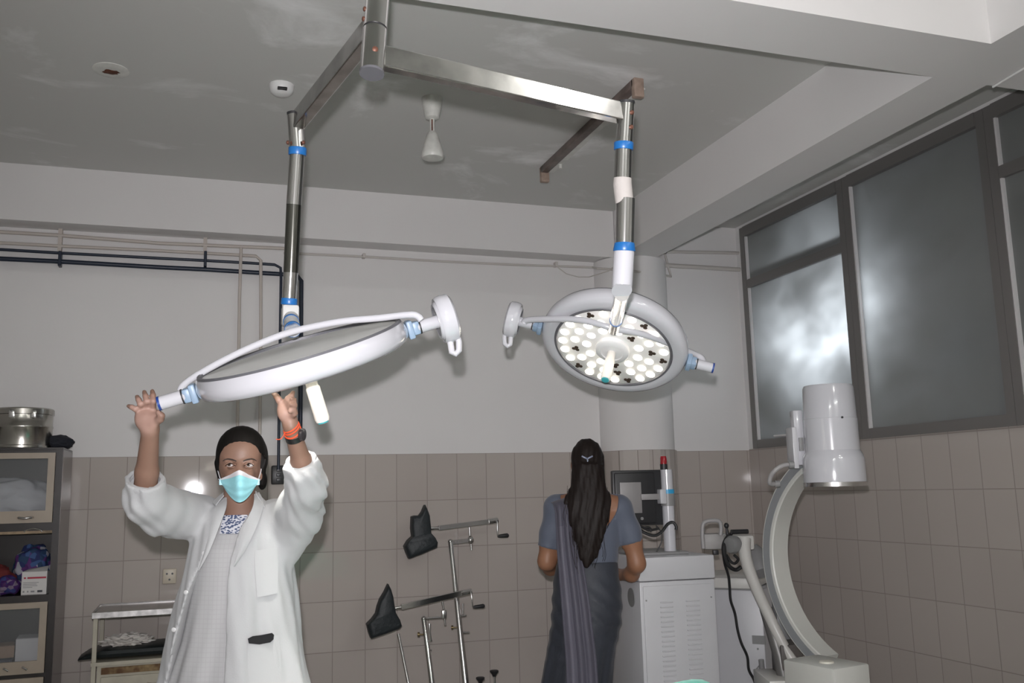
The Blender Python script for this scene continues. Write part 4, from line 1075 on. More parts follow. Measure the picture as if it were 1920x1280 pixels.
obj('handle_foot', MB().lathe(H(1457, 907, 4.16), -RH, [(.015, -.01), (.015, .01)], 14), grey_p, cm)
# x-ray tube box at the lower end
tb = Fr(H(1563, 1254, 3.78), H(1631, 1251, 3.88)); ztb = (H(1563, 1254, 3.78).z)
obj('tube_housing', tb.span(MB(), (0, 0, ztb-.30), (tb.w, .27, ztb), .010), arm_w, cm)
obj('round_cap', MB().lathe(tb.p(tb.w*.40, .11, ztb), (0, 0, 1), [(.03, 0), (.028, .006), (.02, .008)], 20), mat('cap_cream', (.62, .60, .52), .4), cm)
obj('screw', MB().lathe(H(1555, 1274, 3.83), -WH, [(.006, 0), (.006, .004)], 10), grey_p, cm)
# cables of the C-arm
cbl2 = lambda px, r: obj('cable', MB().tube(smooth_path([H(x, y, d) for x, y, d in px], 5), r, 8), cbm, cm)
cbl2([(1365, 1003, 4.84), (1358, 1014, 4.82), (1355, 1028, 4.82), (1357, 1045, 4.82), (1360, 1060, 4.84), (1366, 1080, 4.85), (1368, 1100, 4.86), (1370, 1125, 4.86), (1378, 1150, 4.87), (1383, 1180, 4.86), (1390, 1205, 4.84), (1401, 1230, 4.84), (1404, 1255, 4.84), (1414, 1275, 4.84), (1420, 1300, 4.84)], .0068)
cbl2([(1371, 1000, 4.84), (1361, 1018, 4.80), (1358, 1032, 4.79), (1361, 1048, 4.79), (1368, 1062, 4.79), (1380, 1068, 4.80), (1390, 1062, 4.80)], .010)
cbl2([(1362, 1040, 4.80), (1370, 1052, 4.78), (1378, 1056, 4.78), (1384, 1048, 4.79), (1376, 1040, 4.79)], .007)

# ================================================================== THE PEOPLE (modelled in the photographer's horizontal frame)
skin = mat('brown_skin', (.215, .125, .09), .5, var=.10, scale=9, spec=.4)
skin2 = mat('brown_skin_warm', (.27, .13, .075), .5, var=.10, scale=9, spec=.4)
hair_m = mat('black_hair', (.006, .005, .0045), .6, spec=.15)
coat_m = mat('white_lab_coat', (.36, .365, .37), .85, sheen=.15, bump=.06, bscale=220)
def nz(p, s=1.0, o=0.0): return noise.noise(Vector((p[0]*s+o, p[1]*s, p[2]*s)))

# ---------------- the woman in the white coat
D1 = 2.80
J = lambda x, y, d=D1: L(x, y, d)
def X1(px, py, d=D1): return L(px, py, d)
base1 = LW((L(450, 900, 2.84)[0], 2.84, 0))
w1 = thing('person', 'woman in a white coat and face mask reaching up to steady the left surgical light', 'person', base1)
hz = lambda py, d=D1: L(450, py, d)[2]
sd = SDF((-1.16, 2.30, 0.0), (-.42, 3.06, 1.72), .0034)
# head: looking slightly up
hc = J(452, 861, 2.83)
sd.ell(hc, (.0655, .083, .090), .01)
sd.ell(J(452, 849, 2.785), (.055, .045, .05), .02)                        # forehead
sd.cone(J(450, 893, 2.785), J(449, 917, 2.758), .046, .029, .03)          # jaw and chin
sd.ell(J(449.5, 893, 2.752), (.040, .028, .040), .02)
sd.cone(J(449.5, 876, 2.742), J(449, 896, 2.716), .008, .0125, .012)      # nose
for ex in (431.5, 467.5):
    sd.ell(J(ex, 871.5, 2.740), (.0150, .012, .0085), .012, True)          # eye sockets
    sd.cone(J(ex-7, 864, 2.748), J(ex+7, 864, 2.751), .003, .003, .014)  # brow ridge
for ex in (415, 486): sd.ell(J(ex if ex < 450 else 489, 884, 2.83), (.010, .018, .027), .006)   # ears
sd.chain([J(449, 915, 2.84), J(450, 945, 2.86), J(450, 985, 2.88)], [.046, .047, .058], .02)
# trunk
sd.cone(J(388, 985, 2.89), J(515, 985, 2.89), .048, .048, .05)
sd.stack([(J(445, 1270)[0], 2.90, hz(1285), .145, .085), (J(438, 1200)[0], 2.89, hz(1200), .115, .08), (J(438, 1100)[0], 2.88, hz(1100), .118, .08), (J(445, 1000)[0], 2.88, hz(1000), .135, .07)], .04)
# legs
xl, xr_ = J(415, 1000)[0], J(478, 1000)[0]
for xx in (xl, xr_):
    sd.chain([(xx, 2.90, hz(1285)+.02), (xx, 2.885, .46), (xx, 2.91, .09)], [.085, .058, .036], .04)
    sd.cone((xx, 2.93, .035), (xx+(.02 if xx > xl else -.02), 2.78, .03), .035, .028, .03)
# arms
def arm(sh, el, wr, rr):
    sd.chain([sh, el], [rr[0], rr[1]], .03); mid = [(a*.6+b*.4) for a, b in zip(el, wr)]
    sd.chain([el, mid, wr], [rr[1]*.95, rr[2], rr[3]], .012)
arm(J(362, 972, 2.88), J(271, 935, 2.66), J(282, 806, 2.535), (.044, .036, .0305, .0228))
arm(J(538, 985, 2.88), J(577, 905, 2.66), J(546, 800, 2.54), (.044, .034, .0275, .0205))
# her right hand (left in the photo), open and cupped round the end of the lamp
def hj(x, y, d): return L(x, y, d)
sd.ell(hj(275.5, 782, 2.53), (.032, .0145, .036), .014)
sd.cone(hj(281, 803, 2.535), hj(276, 786, 2.53), .0215, .025, .012)
sd.ell(hj(289, 790, 2.518), (.014, .013, .020), .012)                      # ball of the thumb
sd.ell(hj(263, 784, 2.525), (.011, .013, .022), .012)
fk = .0035
FR = [.0088, .0082, .0074, .0062]
def finger(pts, r=1.0): sd.chain([hj(*q) for q in pts], [q*r for q in FR], fk)
finger([(260.5, 771, 2.527), (254, 766.5, 2.512), (247, 763, 2.511), (241, 761, 2.520)], .94)
finger([(267, 766, 2.527), (263.5, 757, 2.508), (259.8, 749, 2.511), (257, 743.5, 2.522)])
finger([(276.5, 763, 2.527), (275, 752, 2.506), (272.8, 742, 2.511), (270.5, 734.5, 2.524)])
finger([(287, 764, 2.527), (287.5, 752, 2.508), (287, 741, 2.514), (285.5, 733, 2.526)])
sd.chain([hj(292, 791, 2.518), hj(300.5, 785, 2.505), hj(302.5, 779, 2.497), hj(297, 772.5, 2.493)], [.0120, .0105, .0092, .0072], fk)
# her left hand, fingers closed on the edge of the lamp
sd.cone(hj(545.5, 797, 2.54), hj(539.5, 776, 2.535), .0195, .022, .012)
sd.ell(hj(536.5, 767, 2.535), (.025, .015, .030), .014)
sd.ell(hj(530, 770, 2.524), (.011, .011, .024), .01)
finger([(528.5, 759, 2.532), (523.5, 750, 2.522), (518.5, 743, 2.53), (513.5, 738, 2.55)], 1.1)
finger([(535, 755, 2.525), (540, 747, 2.507), (547, 741.5, 2.504), (549.5, 735.5, 2.516)])
finger([(539, 759, 2.520), (545, 753, 2.499), (551, 750, 2.497), (547, 747.5, 2.488)])
finger([(542, 766, 2.520), (547.5, 762, 2.498), (552.5, 759.5, 2.495), (546, 758.0, 2.486)])
sd.chain([hj(545, 781, 2.528), hj(551.5, 774, 2.510), hj(550.5, 768, 2.502), hj(544, 770.5, 2.494)], [.0118, .0098, .0086, .0070], fk)
body = sdf_obj('body', sd, skin, w1, 1)
# the palms are paler than the rest of the skin
ca_ = body.data.color_attributes.new('pigment', 'FLOAT_COLOR', 'POINT')
pc = LW(hj(273, 778, 2.51)); pl2 = LW(hj(533, 768, 2.51))
def ease(t): t = max(0, min(1, t)); return t*t*(3-2*t)
for v_, c_ in zip(body.data.vertices, ca_.data):
    d1 = (v_.co-pc).length; d2 = (v_.co-pl2).length
    k_ = 0 if min(d1, d2) > .08 else max(ease((.072-d1)/.04), ease((.050-d2)/.03))*ease((-v_.normal.dot(WH)-.1)/.6)
    c_.color = (k_, k_, k_, 1)
nt = skin.node_tree; b = nt.nodes['Principled BSDF']; src = b.inputs['Base Color'].links[0].from_socket
at_ = nt.nodes.new('ShaderNodeVertexColor'); at_.layer_name = 'pigment'; mxn = nt.nodes.new('ShaderNodeMix'); mxn.data_type = 'RGBA'
ia = [i_ for i_ in mxn.inputs if i_.type == 'RGBA']; ia[1].default_value = (.33, .205, .165, 1)
nt.links.new(src, ia[0]); nt.links.new(at_.outputs['Color'], mxn.inputs[0]); nt.links.new([o_ for o_ in mxn.outputs if o_.type == 'RGBA'][0], b.inputs['Base Color'])
# eyes
for ex in (432, 467):
    s_ = 1 if ex > 450 else -1
    es = sd.surf(ex, 871.5, 2.66, 2.86)
    ew = LW(J(ex, 871.8, es+.0060))
    ey = obj('eye', MB().sphere(ew, (.0128, .0105, .0076), 24, Matrix((RH, WH, Vector((0, 0, 1)))).transposed()), mat('eye_white', (.50, .47, .46), .3), w1)
    gd = (-WH+Vector((0, 0, .10))).normalized(); ic = ew-WH*.0106+Vector((0, 0, .0024))+RH*(.0012 if s_ > 0 else -.0004)
    obj('iris', MB().lathe(ic, gd, [(.0001, .0012), (.0034, .0010), (.0056, .0003), (.0058, -.0030)], 20), mat('dark_brown_iris', (.04, .024, .016), .15), ey)
    obj('pupil', MB().lathe(ic+gd*.0010, gd, [(.0001, .0004), (.0020, .0002), (.0022, -.0004)], 14), mat('pupil', (.003, .003, .003), .1), ey)
    q = lambda x, y: LW(J(x, y, min(sd.surf(x, y, 2.66, 2.86, .0004), es-.0022+.0042*((x-ex)/9)**2)))
    up_ = [q(ex-9.2, 873.2), q(ex-5.5, 869.6), q(ex, 867.4), q(ex+5.5, 869.2), q(ex+9.2, 872.6)]
    obj('eyelid', MB().tube(smooth_path([p_+Vector((0, 0, .0016)) for p_ in up_], 4), [.0012]+[.0034]*15+[.0012], 10), skin, ey)
    obj('lash_line', MB().tube(smooth_path([p_-WH*.0022-Vector((0, 0, .0006)) for p_ in up_], 4), .0010, 8), hair_m, ey)
    lo_ = [q(ex-9, 874.0), q(ex-5, 876.2), q(ex, 876.9), q(ex+5, 876.0), q(ex+9, 873.8)]
    obj('lower_lid', MB().tube(smooth_path(lo_, 4), [.001]+[.0020]*15+[.001], 10), skin, ey)
    br_ = [(ex-s_*11, 864.2), (ex-s_*4, 861.6), (ex+s_*4, 860.3), (ex+s_*10, 861.3), (ex+s_*14, 864.2)]
    obj('eyebrow', MB().tube(smooth_path([LW(J(x, y, sd.surf(x, y, 2.66, 2.88, .0006))) for x, y in br_], 4), [.0010+.0012*math.sin(PI*min(1, .15+i/17)) for i in range(17)], 8, flat=(.8, -WH)), mat('eyebrow_hair', (.03, .022, .018), .8), w1)
# hair drawn back from the face
hs = SDF((hc[0]-.14, 2.70, hc[2]-.14), (hc[0]+.14, 3.0, hc[2]+.14), .0030)
hs.ell((hc[0], hc[1]+.012, hc[2]+.004), (.0755, .088, .096), .01)
hs.ell(J(452, 838, 2.80), (.062, .050, .058), .03)
hs.cone(J(409, 868, 2.815), J(413, 897, 2.83), .010, .008, .012); hs.cone(J(493, 860, 2.815), J(491, 905, 2.84), .011, .010, .012)
hs.ell(J(484, 850, 2.89), (.020, .035, .040), .02)
hs.ell(J(492, 900, 2.90), (.014, .02, .03), .01)
fc_ = J(448, 893, 2.70)
def face_cut(x, y, z):                     # the hairline: an oval round the face, with a centre parting
    u = (x-fc_[0])/.0580; v = (z-hz(888))/.084
    oval = ((np.abs(u)**1.7+np.abs(v)**1.7)**(1/1.7)-1)*.055
    return np.maximum(oval, (y-2.812))
hs.carve(face_cut)
hs.warp(lambda x, y, z: .00028*np.sin(x*420+np.sin(z*30)*2+y*60)+0*z)
sdf_obj('hair', hs, hair_m, w1, 1)
# face mask
mk_m = mat('light_blue_mask', (.28, .60, .66), .75, bump=.05, bscale=200)
rows = []
nu, nv_ = 25, 19
def mask_pt(u, v):
    """u -1..1 across, v 0 top .. 1 bottom"""
    top_y = 884.5+13*abs(u)**1.3-3.5*(1-min(1, abs(u)*2.2)); bot_y = 941-29*abs(u)**1.8
    y = top_y+(bot_y-top_y)*v
    hw = 34.5+3.0*math.sin(PI*min(1, v*1.1))-4*v
    x = 449+u*hw*(1-.06*v)
    pk = .050*math.exp(-(u/.42)**2)*math.sin(PI*min(1, .30+v*.62))
    d = 2.754-.032*(1-u*u)-pk*.8+.010*v*v
    d += .0022*math.sin(v*PI*7)*(1-u*u)
    return LW(J(x, y, d))
rows = [[mask_pt(-1+2*i/(nu-1), .16+.84*j/(nv_-1)) for i in range(nu)] for j in range(nv_)]
mk = obj('face_mask', MB().grid(rows, .0018), mk_m, w1, True, 70)
rows = [[mask_pt(-1+2*i/(nu-1), .16*j/3) for i in range(nu)] for j in range(4)]
obj('white_nose_band', MB().grid(rows, .0018), mat('white_mask_band', (.62, .61, .64), .75), mk, True, 70)
for s_, xe, ye in ((-1, 412, 905), (1, 486, 905)):
    ed = mask_pt(s_*1.0, .16); e3 = mask_pt(s_, .75)
    obj('ear_loop', MB().tube(smooth_path([ed, LW(J(449+s_*40, 884, 2.80)), LW(J(449+s_*41.5, 873, 2.835)), LW(J(449+s_*42, 892, 2.845)), e3], 5), .0016, 8), mat('white_mask_band', (.62, .61, .64), .75), mk)
for s_ in (-1, 1):
    a_ = mask_pt(s_*.99, .40)
    obj('side_tab', MB().box(a_, (.010, .006, .018), Matrix((RH, WH, Vector((0, 0, 1)))).transposed(), .002), mat('pale_blue_tab', (.42, .68, .76), .7), mk)

# kurta: white with woven checks and a printed yoke
def cloth_mat(name, base, dark, sc):
    mt = bpy.data.materials.new(name); mt.use_nodes = True; nt = mt.node_tree; b = nt.nodes['Principled BSDF']; b.inputs['Roughness'].default_value = .85
    tc = nt.nodes.new('ShaderNodeTexCoord'); mp = nt.nodes.new('ShaderNodeMapping'); mp.inputs['Rotation'].default_value = (0, 0, YAW)
    nt.links.new(tc.outputs['Object'], mp.inputs['Vector'])
    br = nt.nodes.new('ShaderNodeTexBrick'); br.offset = 0
    sx = nt.nodes.new('ShaderNodeSeparateXYZ'); cb = nt.nodes.new('ShaderNodeCombineXYZ'); nt.links.new(mp.outputs[0], sx.inputs[0]); nt.links.new(sx.outputs[0], cb.inputs[0]); nt.links.new(sx.outputs[2], cb.inputs[1])
    for k, v in (('Scale', sc), ('Mortar Size', .05), ('Mortar Smooth', .6), ('Brick Width', .5), ('Row Height', .5)): br.inputs[k].default_value = v
    br.inputs['Color1'].default_value = (*base, 1); br.inputs['Color2'].default_value = (*base, 1); br.inputs['Mortar'].default_value = (*dark, 1)
    nt.links.new(cb.outputs[0], br.inputs['Vector']); nt.links.new(br.outputs['Color'], b.inputs['Base Color'])
    return mt
kur = SDF((-1.10, 2.62, .36), (-.55, 3.10, 1.34), .007)
kx = lambda py: J(438, py)[0]
def kfold(th, z, x, y): return .004*np.sin(th*9+z*4)*np.clip((hz(1120)-z)*3, 0, 1)+.002*np.sin(th*17-z*9)*np.clip((hz(1060)-z)*3, 0, 1)
kur.stack([(kx(1300)-.02, 2.88, .40, .215, .15), (kx(1280)-.02, 2.87, hz(1280), .185, .125), (kx(1200)-.012, 2.865, hz(1200), .155, .112), (kx(1100), 2.865, hz(1100), .138, .108), (kx(1040), 2.865, hz(1030), .128, .100), (kx(1000)+.008, 2.875, hz(985), .108, .072), (kx(970)+.012, 2.88, hz(962), .082, .060)], .01, 2.2, kfold)
nk = J(449, 945, 2.82)
kur.carve(lambda x, y, z: np.maximum(np.sqrt(((x-nk[0])/.040)**2+((z-hz(938))/.058)**2)*.05-.05, y-2.95))
kurta = sdf_obj('kurta', kur, cloth_mat('white_checked_kurta', (.36, .36, .365), (.335, .335, .34), 38), w1, 2)
pm = mat('blue_yoke_print', (.50, .50, .54), .85)
nt = pm.node_tree; b = nt.nodes['Principled BSDF']; tcn = nt.nodes.new('ShaderNodeTexCoord'); vo = nt.nodes.new('ShaderNodeTexVoronoi'); vo.inputs['Scale'].default_value = 110
mpn = nt.nodes.new('ShaderNodeMapping'); mpn.inputs['Scale'].default_value = (1, 1, 1.9); nt.links.new(tcn.outputs['Object'], mpn.inputs['Vector']); nt.links.new(mpn.outputs[0], vo.inputs['Vector'])
rpn = nt.nodes.new('ShaderNodeValToRGB'); rpn.color_ramp.interpolation = 'CONSTANT'; rpn.color_ramp.elements[0].color = (.05, .07, .14, 1); rpn.color_ramp.elements[1].position = .50; rpn.color_ramp.elements[1].color = (.50, .51, .55, 1)
nt.links.new(vo.outputs['Distance'], rpn.inputs['Fac']); nt.links.new(rpn.outputs['Color'], b.inputs['Base Color'])
rows = []
for j in range(9):
    py = 966+j*4.3; row = []
    for i in range(15):
        u = -1+2*i/14; px = 434+u*24
        # rest on the kurta front: ellipse of the section at this height
        z = hz(py, 2.77); hw = np.interp(z, [hz(1030), hz(985), hz(962)], [.128, .108, .082]); hd = np.interp(z, [hz(1030), hz(985), hz(962)], [.100, .072, .060]); cy = np.interp(z, [hz(1030), hz(985), hz(962)], [2.865, 2.875, 2.88])
        xx = J(px, py, 2.78)[0]; q = min(.98, abs((xx-kx(1000)-.006)/hw))
        row.append(LW((xx, cy-hd*(1-q**2.2)**(1/2.2)-.004, z)))
    rows.append(row)
obj('printed_yoke', MB().grid(rows, .002), pm, kurta, True, 70)

# the coat: one open garment with rolled sleeves
cs = SDF((-1.19, 2.44, .50), (-.42, 3.12, 1.50), .0062)
cxx = lambda lpx, rpx, py: ((J(lpx, py)[0]+J(rpx, py)[0])/2, (J(rpx, py)[0]-J(lpx, py)[0])/2)
secs = []
for py, lp, rp_, hd in ((1340, 268, 574, .18), (1275, 286, 560, .165), (1200, 298, 549, .150), (1120, 318, 543, .140), (1060, 335, 535, .133), (1010, 347, 533, .125), (975, 352, 538, .105), (948, 378, 512, .075)):
    c, h_ = cxx(lp, rp_, py); secs.append((c, 2.88, hz(py), h_, hd))
c0 = secs[0]; secs.insert(0, (c0[0]-.005, 2.88, .55, c0[3]+.02, .20))
def cfold(th, z, x, y):
    low = np.clip((hz(1010)-z)*2.5, 0, 1)
    return low*(.0085*np.sin(th*7+z*3.0)+.004*np.sin(th*13-z*7+1.0))+.003*np.sin(th*5+z*14)*np.clip((z-hz(1140))*6,0,1)+.0018*np.sin(th*23+z*25)
cs.stack(secs, .01, 2.15, cfold)
def wr_noise(amp): pass
cs.chain([J(378, 964, 2.88), J(335, 964, 2.815), J(300, 953, 2.735)], [.060, .066, .066], .03)          # right sleeve
cs.chain([J(300, 953, 2.735), J(274, 937, 2.665), J(272.5, 903, 2.63), J(274, 889, 2.612)], [.066, .058, .050, .047], .02)
cs.cone(J(295, 973, 2.74), J(265, 935, 2.70), .040, .036, .03)
cs.chain([J(515, 968, 2.88), J(545, 975, 2.85), J(562, 950, 2.775), J(575, 910, 2.675), J(568, 880, 2.632), J(563, 862, 2.612)], [.054, .064, .062, .055, .048, .042], .025)
cs.cone(J(545, 1030, 2.86), J(572, 975, 2.80), .035, .045, .04)
zc_w = hz(950)
def sleeve_wrinkle(x, y, z):
    a = np.clip(((J(350, 980)[0])-x)*14, 0, 1); b_ = np.clip((x-(J(535, 980)[0]))*14, 0, 1)
    w_ = np.sin((x*1.0+z*.55)*150+2.2*np.sin(z*55+y*30))*.6+np.sin((z*1.0-x*.4)*95+y*70)*.5
    return w_*(a+b_)*.0062*np.clip((z-hz(1060))*8, 0, 1)
cs.warp(sleeve_wrinkle)
# open front: everything between the two edges in front of the trunk
eL = np.array([(hz(1360), J(296, 1300)[0]), (hz(1275), J(313, 1275)[0]), (hz(1200), J(333, 1200)[0]), (hz(1150), J(345, 1150)[0]), (hz(1100), J(362, 1100)[0]), (hz(1045), J(387, 1045)[0]), (hz(985), J(411, 985)[0]), (hz(940), J(420, 940)[0])])
eR = np.array([(hz(1360), J(432, 1300)[0]), (hz(1275), J(435, 1275)[0]), (hz(1100), J(436, 1100)[0]), (hz(1050), J(440, 1050)[0]), (hz(990), J(455, 990)[0]), (hz(940), J(477, 940)[0])])
def front_gap(x, y, z):
    zr = z.ravel(); l_ = np.interp(zr, eL[:, 0], eL[:, 1])[None, None, :]; r_ = np.interp(zr, eR[:, 0], eR[:, 1])[None, None, :]
    return np.maximum(np.maximum(l_-x, x-r_), y-2.86)
cs.carve(front_gap)
cs.carve(lambda x, y, z: np.maximum(np.sqrt((x-nk[0])**2+((y-2.875)*.9)**2)-.060, hz(1000)-z+0*x))   # neck hole
def cuff_cut(a, d, r):
    a = np.array(a); d = np.array(d)/np.linalg.norm(d)
    def f(x, y, z):
        t = (x-a[0])*d[0]+(y-a[1])*d[1]+(z-a[2])*d[2]; q = np.sqrt(np.maximum((x-a[0])**2+(y-a[1])**2+(z-a[2])**2-t*t, 0))
        return np.maximum(-t, q-r)
    return f
rw, re_ = np.array(J(282, 806, 2.535)), np.array(J(272, 905, 2.63))
lw, le = np.array(J(546, 800, 2.54)), np.array(J(567, 870, 2.625))
for a, d, r in ((J(272.5, 897, 2.625), rw-re_, .12), (J(565, 860, 2.62), lw-le, .10)):
    cs.carve(cuff_cut(a, d, r))
    a2 = np.array(a)-.018*d/np.linalg.norm(d)
    cs.carve(cuff_cut(a2, d, .040 if r > .11 else .035))
coat = sdf_obj('lab_coat', cs, coat_m, w1, 1)
# rolled cuffs
for a, d, r in ((np.array(J(272.5, 900, 2.627)), rw-re_, .046), (np.array(J(565, 862, 2.622)), lw-le, .040)):
    d = Vector(LW(tuple(d+np.array([C0.x, 0, 0])*0))-LW((0, 0, 0))).normalized(); c = LW(a)
    cu = obj('rolled_cuff', MB().lathe(c, d, [(r-.002, -.035), (r+.004, -.03), (r+.005, -.006), (r+.002, .003), (r-.006, .002), (r-.008, -.01)], 36, False), coat_m, coat, True, 70)
    for v in cu.data.vertices:
        n_ = noise.noise(v.co*45); v.co += (v.co-c)*(.10*n_)+d*(.008*noise.noise(v.co*30+Vector((4, 0, 0))))
# collar and lapels
def sit(q, k=.0012):
    d = cs.surf(q[0], q[1], 2.55, 2.86, k)
    return LW(J(q[0], q[1], d if d is not None else q[2]))
def strip(name, left, right, th, parent, mt, m_=6, on_coat=False):
    f_ = sit if on_coat else (lambda q: LW(J(*q)))
    Lp = smooth_path([f_(q) for q in left], m_); Rp = smooth_path([f_(q) for q in right], m_)
    rows = [[a.lerp(b_, k/5)-WH*(.004*math.sin(PI*k/5)) for k in range(6)] for a, b_ in zip(Lp, Rp)]
    return obj(name, MB().grid(rows, th), mt, parent, True, 60)
strip('lapel', [(419, 932, 2.85), (404, 950, 2.79), (396, 985, 2.755), (384, 1030, 2.742), (372, 1068, 2.742)], [(424, 928, 2.82), (424, 950, 2.775), (411, 988, 2.752), (392, 1035, 2.737), (373, 1070, 2.740)], -.003, coat, coat_m)
strip('lapel', [(478, 925, 2.82), (474, 950, 2.775), (457, 988, 2.752), (446, 1030, 2.737), (438, 1060, 2.735)], [(486, 922, 2.86), (494, 945, 2.81), (482, 985, 2.76), (462, 1028, 2.744), (440, 1062, 2.738)], -.003, coat, coat_m)
strip('collar', [(424, 926, 2.83), (428, 918, 2.875), (450, 914, 2.935), (474, 917, 2.88), (479, 925, 2.82)], [(405, 948, 2.80), (402, 940, 2.885), (450, 934, 2.975), (494, 938, 2.885), (496, 952, 2.81)], .003, coat, coat_m)
# pockets and buttons
strip('chest_pocket', [(478, 1032, 2.743), (478, 1062, 2.742), (482, 1120, 2.738)], [(521, 1026, 2.765), (522, 1058, 2.765), (520, 1112, 2.765)], -.0012, coat, coat_m, 6, True)
strip('pocket', [(464, 1203, 2.722), (464, 1250, 2.716), (464, 1330, 2.71)], [(523, 1190, 2.745), (527, 1240, 2.738), (530, 1325, 2.735)], -.0012, coat, coat_m, 6, True)
for (bx, by, d) in ((387, 1037, 2.736), (353, 1110, 2.744), (330, 1180, 2.742)):
    obj('button', MB().lathe(sit((bx-4, by, d), .001), -WH, [(.0065, -.003), (.0065, .002), (.004, .003)], 14), mat('pearl_button', (.5, .5, .5), .3), coat)
# trousers and shoes (below the picture)
tr = SDF((-1.08, 2.70, 0.05), (-.58, 3.08, .9), .009)
for xx in (xl, xr_): tr.chain([(xx, 2.90, .80), (xx, 2.885, .46), (xx, 2.91, .10)], [.098, .075, .050], .04)
tr.keep(lambda x, y, z: .08-z+0*x+0*y)
sdf_obj('trousers', tr, coat_m, w1, 1)
for xx, sg in ((xl, -1), (xr_, 1)):
    sh = SDF((xx-.09, 2.68, -.01), (xx+.09, 3.02, .12), .006)
    sh.cone((xx, 2.94, .045), (xx+sg*.02, 2.77, .036), .044, .036, .02); sh.keep(lambda x, y, z: .002-z+0*x+0*y)
    sdf_obj('shoe', sh, mat('dark_shoe', (.03, .025, .02), .5), w1, 1)
# watch and thread on her left wrist
def wrist_ring(t): return LW(le*(1-t)+lw*t)
dW = (LW(lw)-LW(le)).normalized()
orange = mat('orange_thread', (.62, .07, .02), .7)
for t_, r_ in ((1.00, .0205), (.955, .0212), (.88, .0220)):
    c = wrist_ring(t_); a_ = dW.orthogonal().normalized(); b2 = dW.cross(a_)
    pts = [c+(a_*math.cos(q)+b2*math.sin(q))*(r_+.001)+dW*(.007*math.sin(q+t_*9)) for q in [2*PI*k/36 for k in range(36)]]
    obj('orange_thread', MB().tube(pts, .0024, 8, True), orange, w1)
c = wrist_ring(.88)
obj('thread_end', MB().tube(smooth_path([LW(J(534.5, 811, 2.52)), LW(J(529, 820, 2.515)), LW(J(524, 823.5, 2.515)), LW(J(517.5, 823, 2.515))], 5), .0012, 6), orange, w1)
c = wrist_ring(.74)
wt_ = obj('wrist_watch', MB().lathe(c, dW, [(.0225, -.008), (.0248, -.008), (.0248, .008), (.0225, .008)], 36, False), mat('black_watch_strap', (.012, .012, .012), .4), w1)
wd_ = (RH*.95-WH*.25-dW*0).normalized(); wd_ = (wd_-dW*wd_.dot(dW)).normalized()
obj('watch_case', MB().lathe(c+wd_*.024+dW*.008, wd_, [(.0165, -.003), (.018, .001), (.0165, .007), (.010, .009)], 28), mat('dark_watch_case', (.06, .055, .06), .25, .5), wt_)
bd = MB()
for k in range(7):
    q = -.9+.3*k; rr = -WH; s2 = dW.cross(rr).normalized(); dd = (rr*math.cos(q)+s2*math.sin(q)).normalized()
    bd.box(c+dd*.0252, (.0012, .0012, .009), Matrix((dd, dW.cross(dd), dW)).transposed())
obj('strap_links', bd, mat('pale_strap_links', (.35, .35, .30), .4), wt_, False)
# something black tucked into the coat pocket
ph = [(468, 1205), (466, 1196), (474, 1192), (490, 1190), (510, 1186), (514, 1190), (513, 1198), (508, 1203), (488, 1207)]
P = [sit((x, y, 2.722), .004) for x, y in ph]
tag(obj('phone_case', MB().prism(P, -WH*-.014-WH*.022), mat('black_phone_case', (.005, .005, .006), .6, spec=.25)), 'flat black case sticking out of the white coat pocket', 'phone case')

# ---------------- the woman in the grey saree, seen from behind
D2 = 4.50
K = lambda x, y, d=D2: L(x, y, d)
kz = lambda py, d=D2: L(1100, py, d)[2]
kxx = lambda px, py=1000, d=D2: L(px, py, d)[0]
base2 = LW((kxx(1100), D2, 0))
w2 = thing('person', 'woman in a grey saree with long dark hair, standing with her back turned', 'person', base2)
sd = SDF((kxx(985), 4.05, 0.0), (kxx(1235), 4.85, 1.64), .0075)
hd2 = K(1101, 862, 4.47)
sd.ell(hd2, (.072, .090, .098), .01); sd.cone(K(1101, 880, 4.42+.02), K(1101, 905, 4.52), .055, .05, .03)
sd.ell(K(1101, 885, 4.55), (.05, .05, .06), .03)
sd.cone(K(1101, 870, 4.565), K(1101, 880, 4.585), .009, .012, .01)
for ex in (1073, 1129): sd.ell(K(ex, 872, 4.49), (.008, .016, .028), .006)
sd.chain([K(1101, 895, 4.49), K(1101, 930, 4.48), K(1101, 955, 4.48)], [.050, .050, .060], .02)
sd.chain([K(1043, 950, 4.48), K(1101, 942, 4.48), K(1160, 950, 4.48)], [.052, .060, .052], .04)
sd.stack([(kxx(1098), 4.48, kz(1190), .132, .105), (kxx(1101), 4.48, kz(1130), .132, .10), (kxx(1101), 4.49, kz(1075), .122, .085), (kxx(1101), 4.49, kz(1020), .145, .09), (kxx(1101), 4.48, kz(960), .150, .075)], .04)
for xx in (kxx(1070), kxx(1108)): sd.chain([(xx, 4.49, .80), (xx, 4.48, .45), (xx, 4.50, .08)], [.07, .05, .035], .02).cone((xx, 4.48, .03), (xx, 4.62, .028), .034, .026, .03)
sd.chain([K(1042, 958, 4.48), K(1030, 1010, 4.49), K(1025, 1052, 4.50)], [.050, .044, .040], .03)            # left arm
sd.chain([K(1025, 1052, 4.50), K(1032, 1064, 4.60), K(1055, 1066, 4.72)], [.039, .034, .024], .025)
sd.chain([K(1166, 958, 4.48), K(1184, 1010, 4.49), K(1194, 1056, 4.49)], [.050, .045, .040], .03)           # right arm
sd.chain([K(1194, 1056, 4.49), K(1184, 1076, 4.56), K(1162, 1077, 4.67)], [.039, .034, .024], .025)
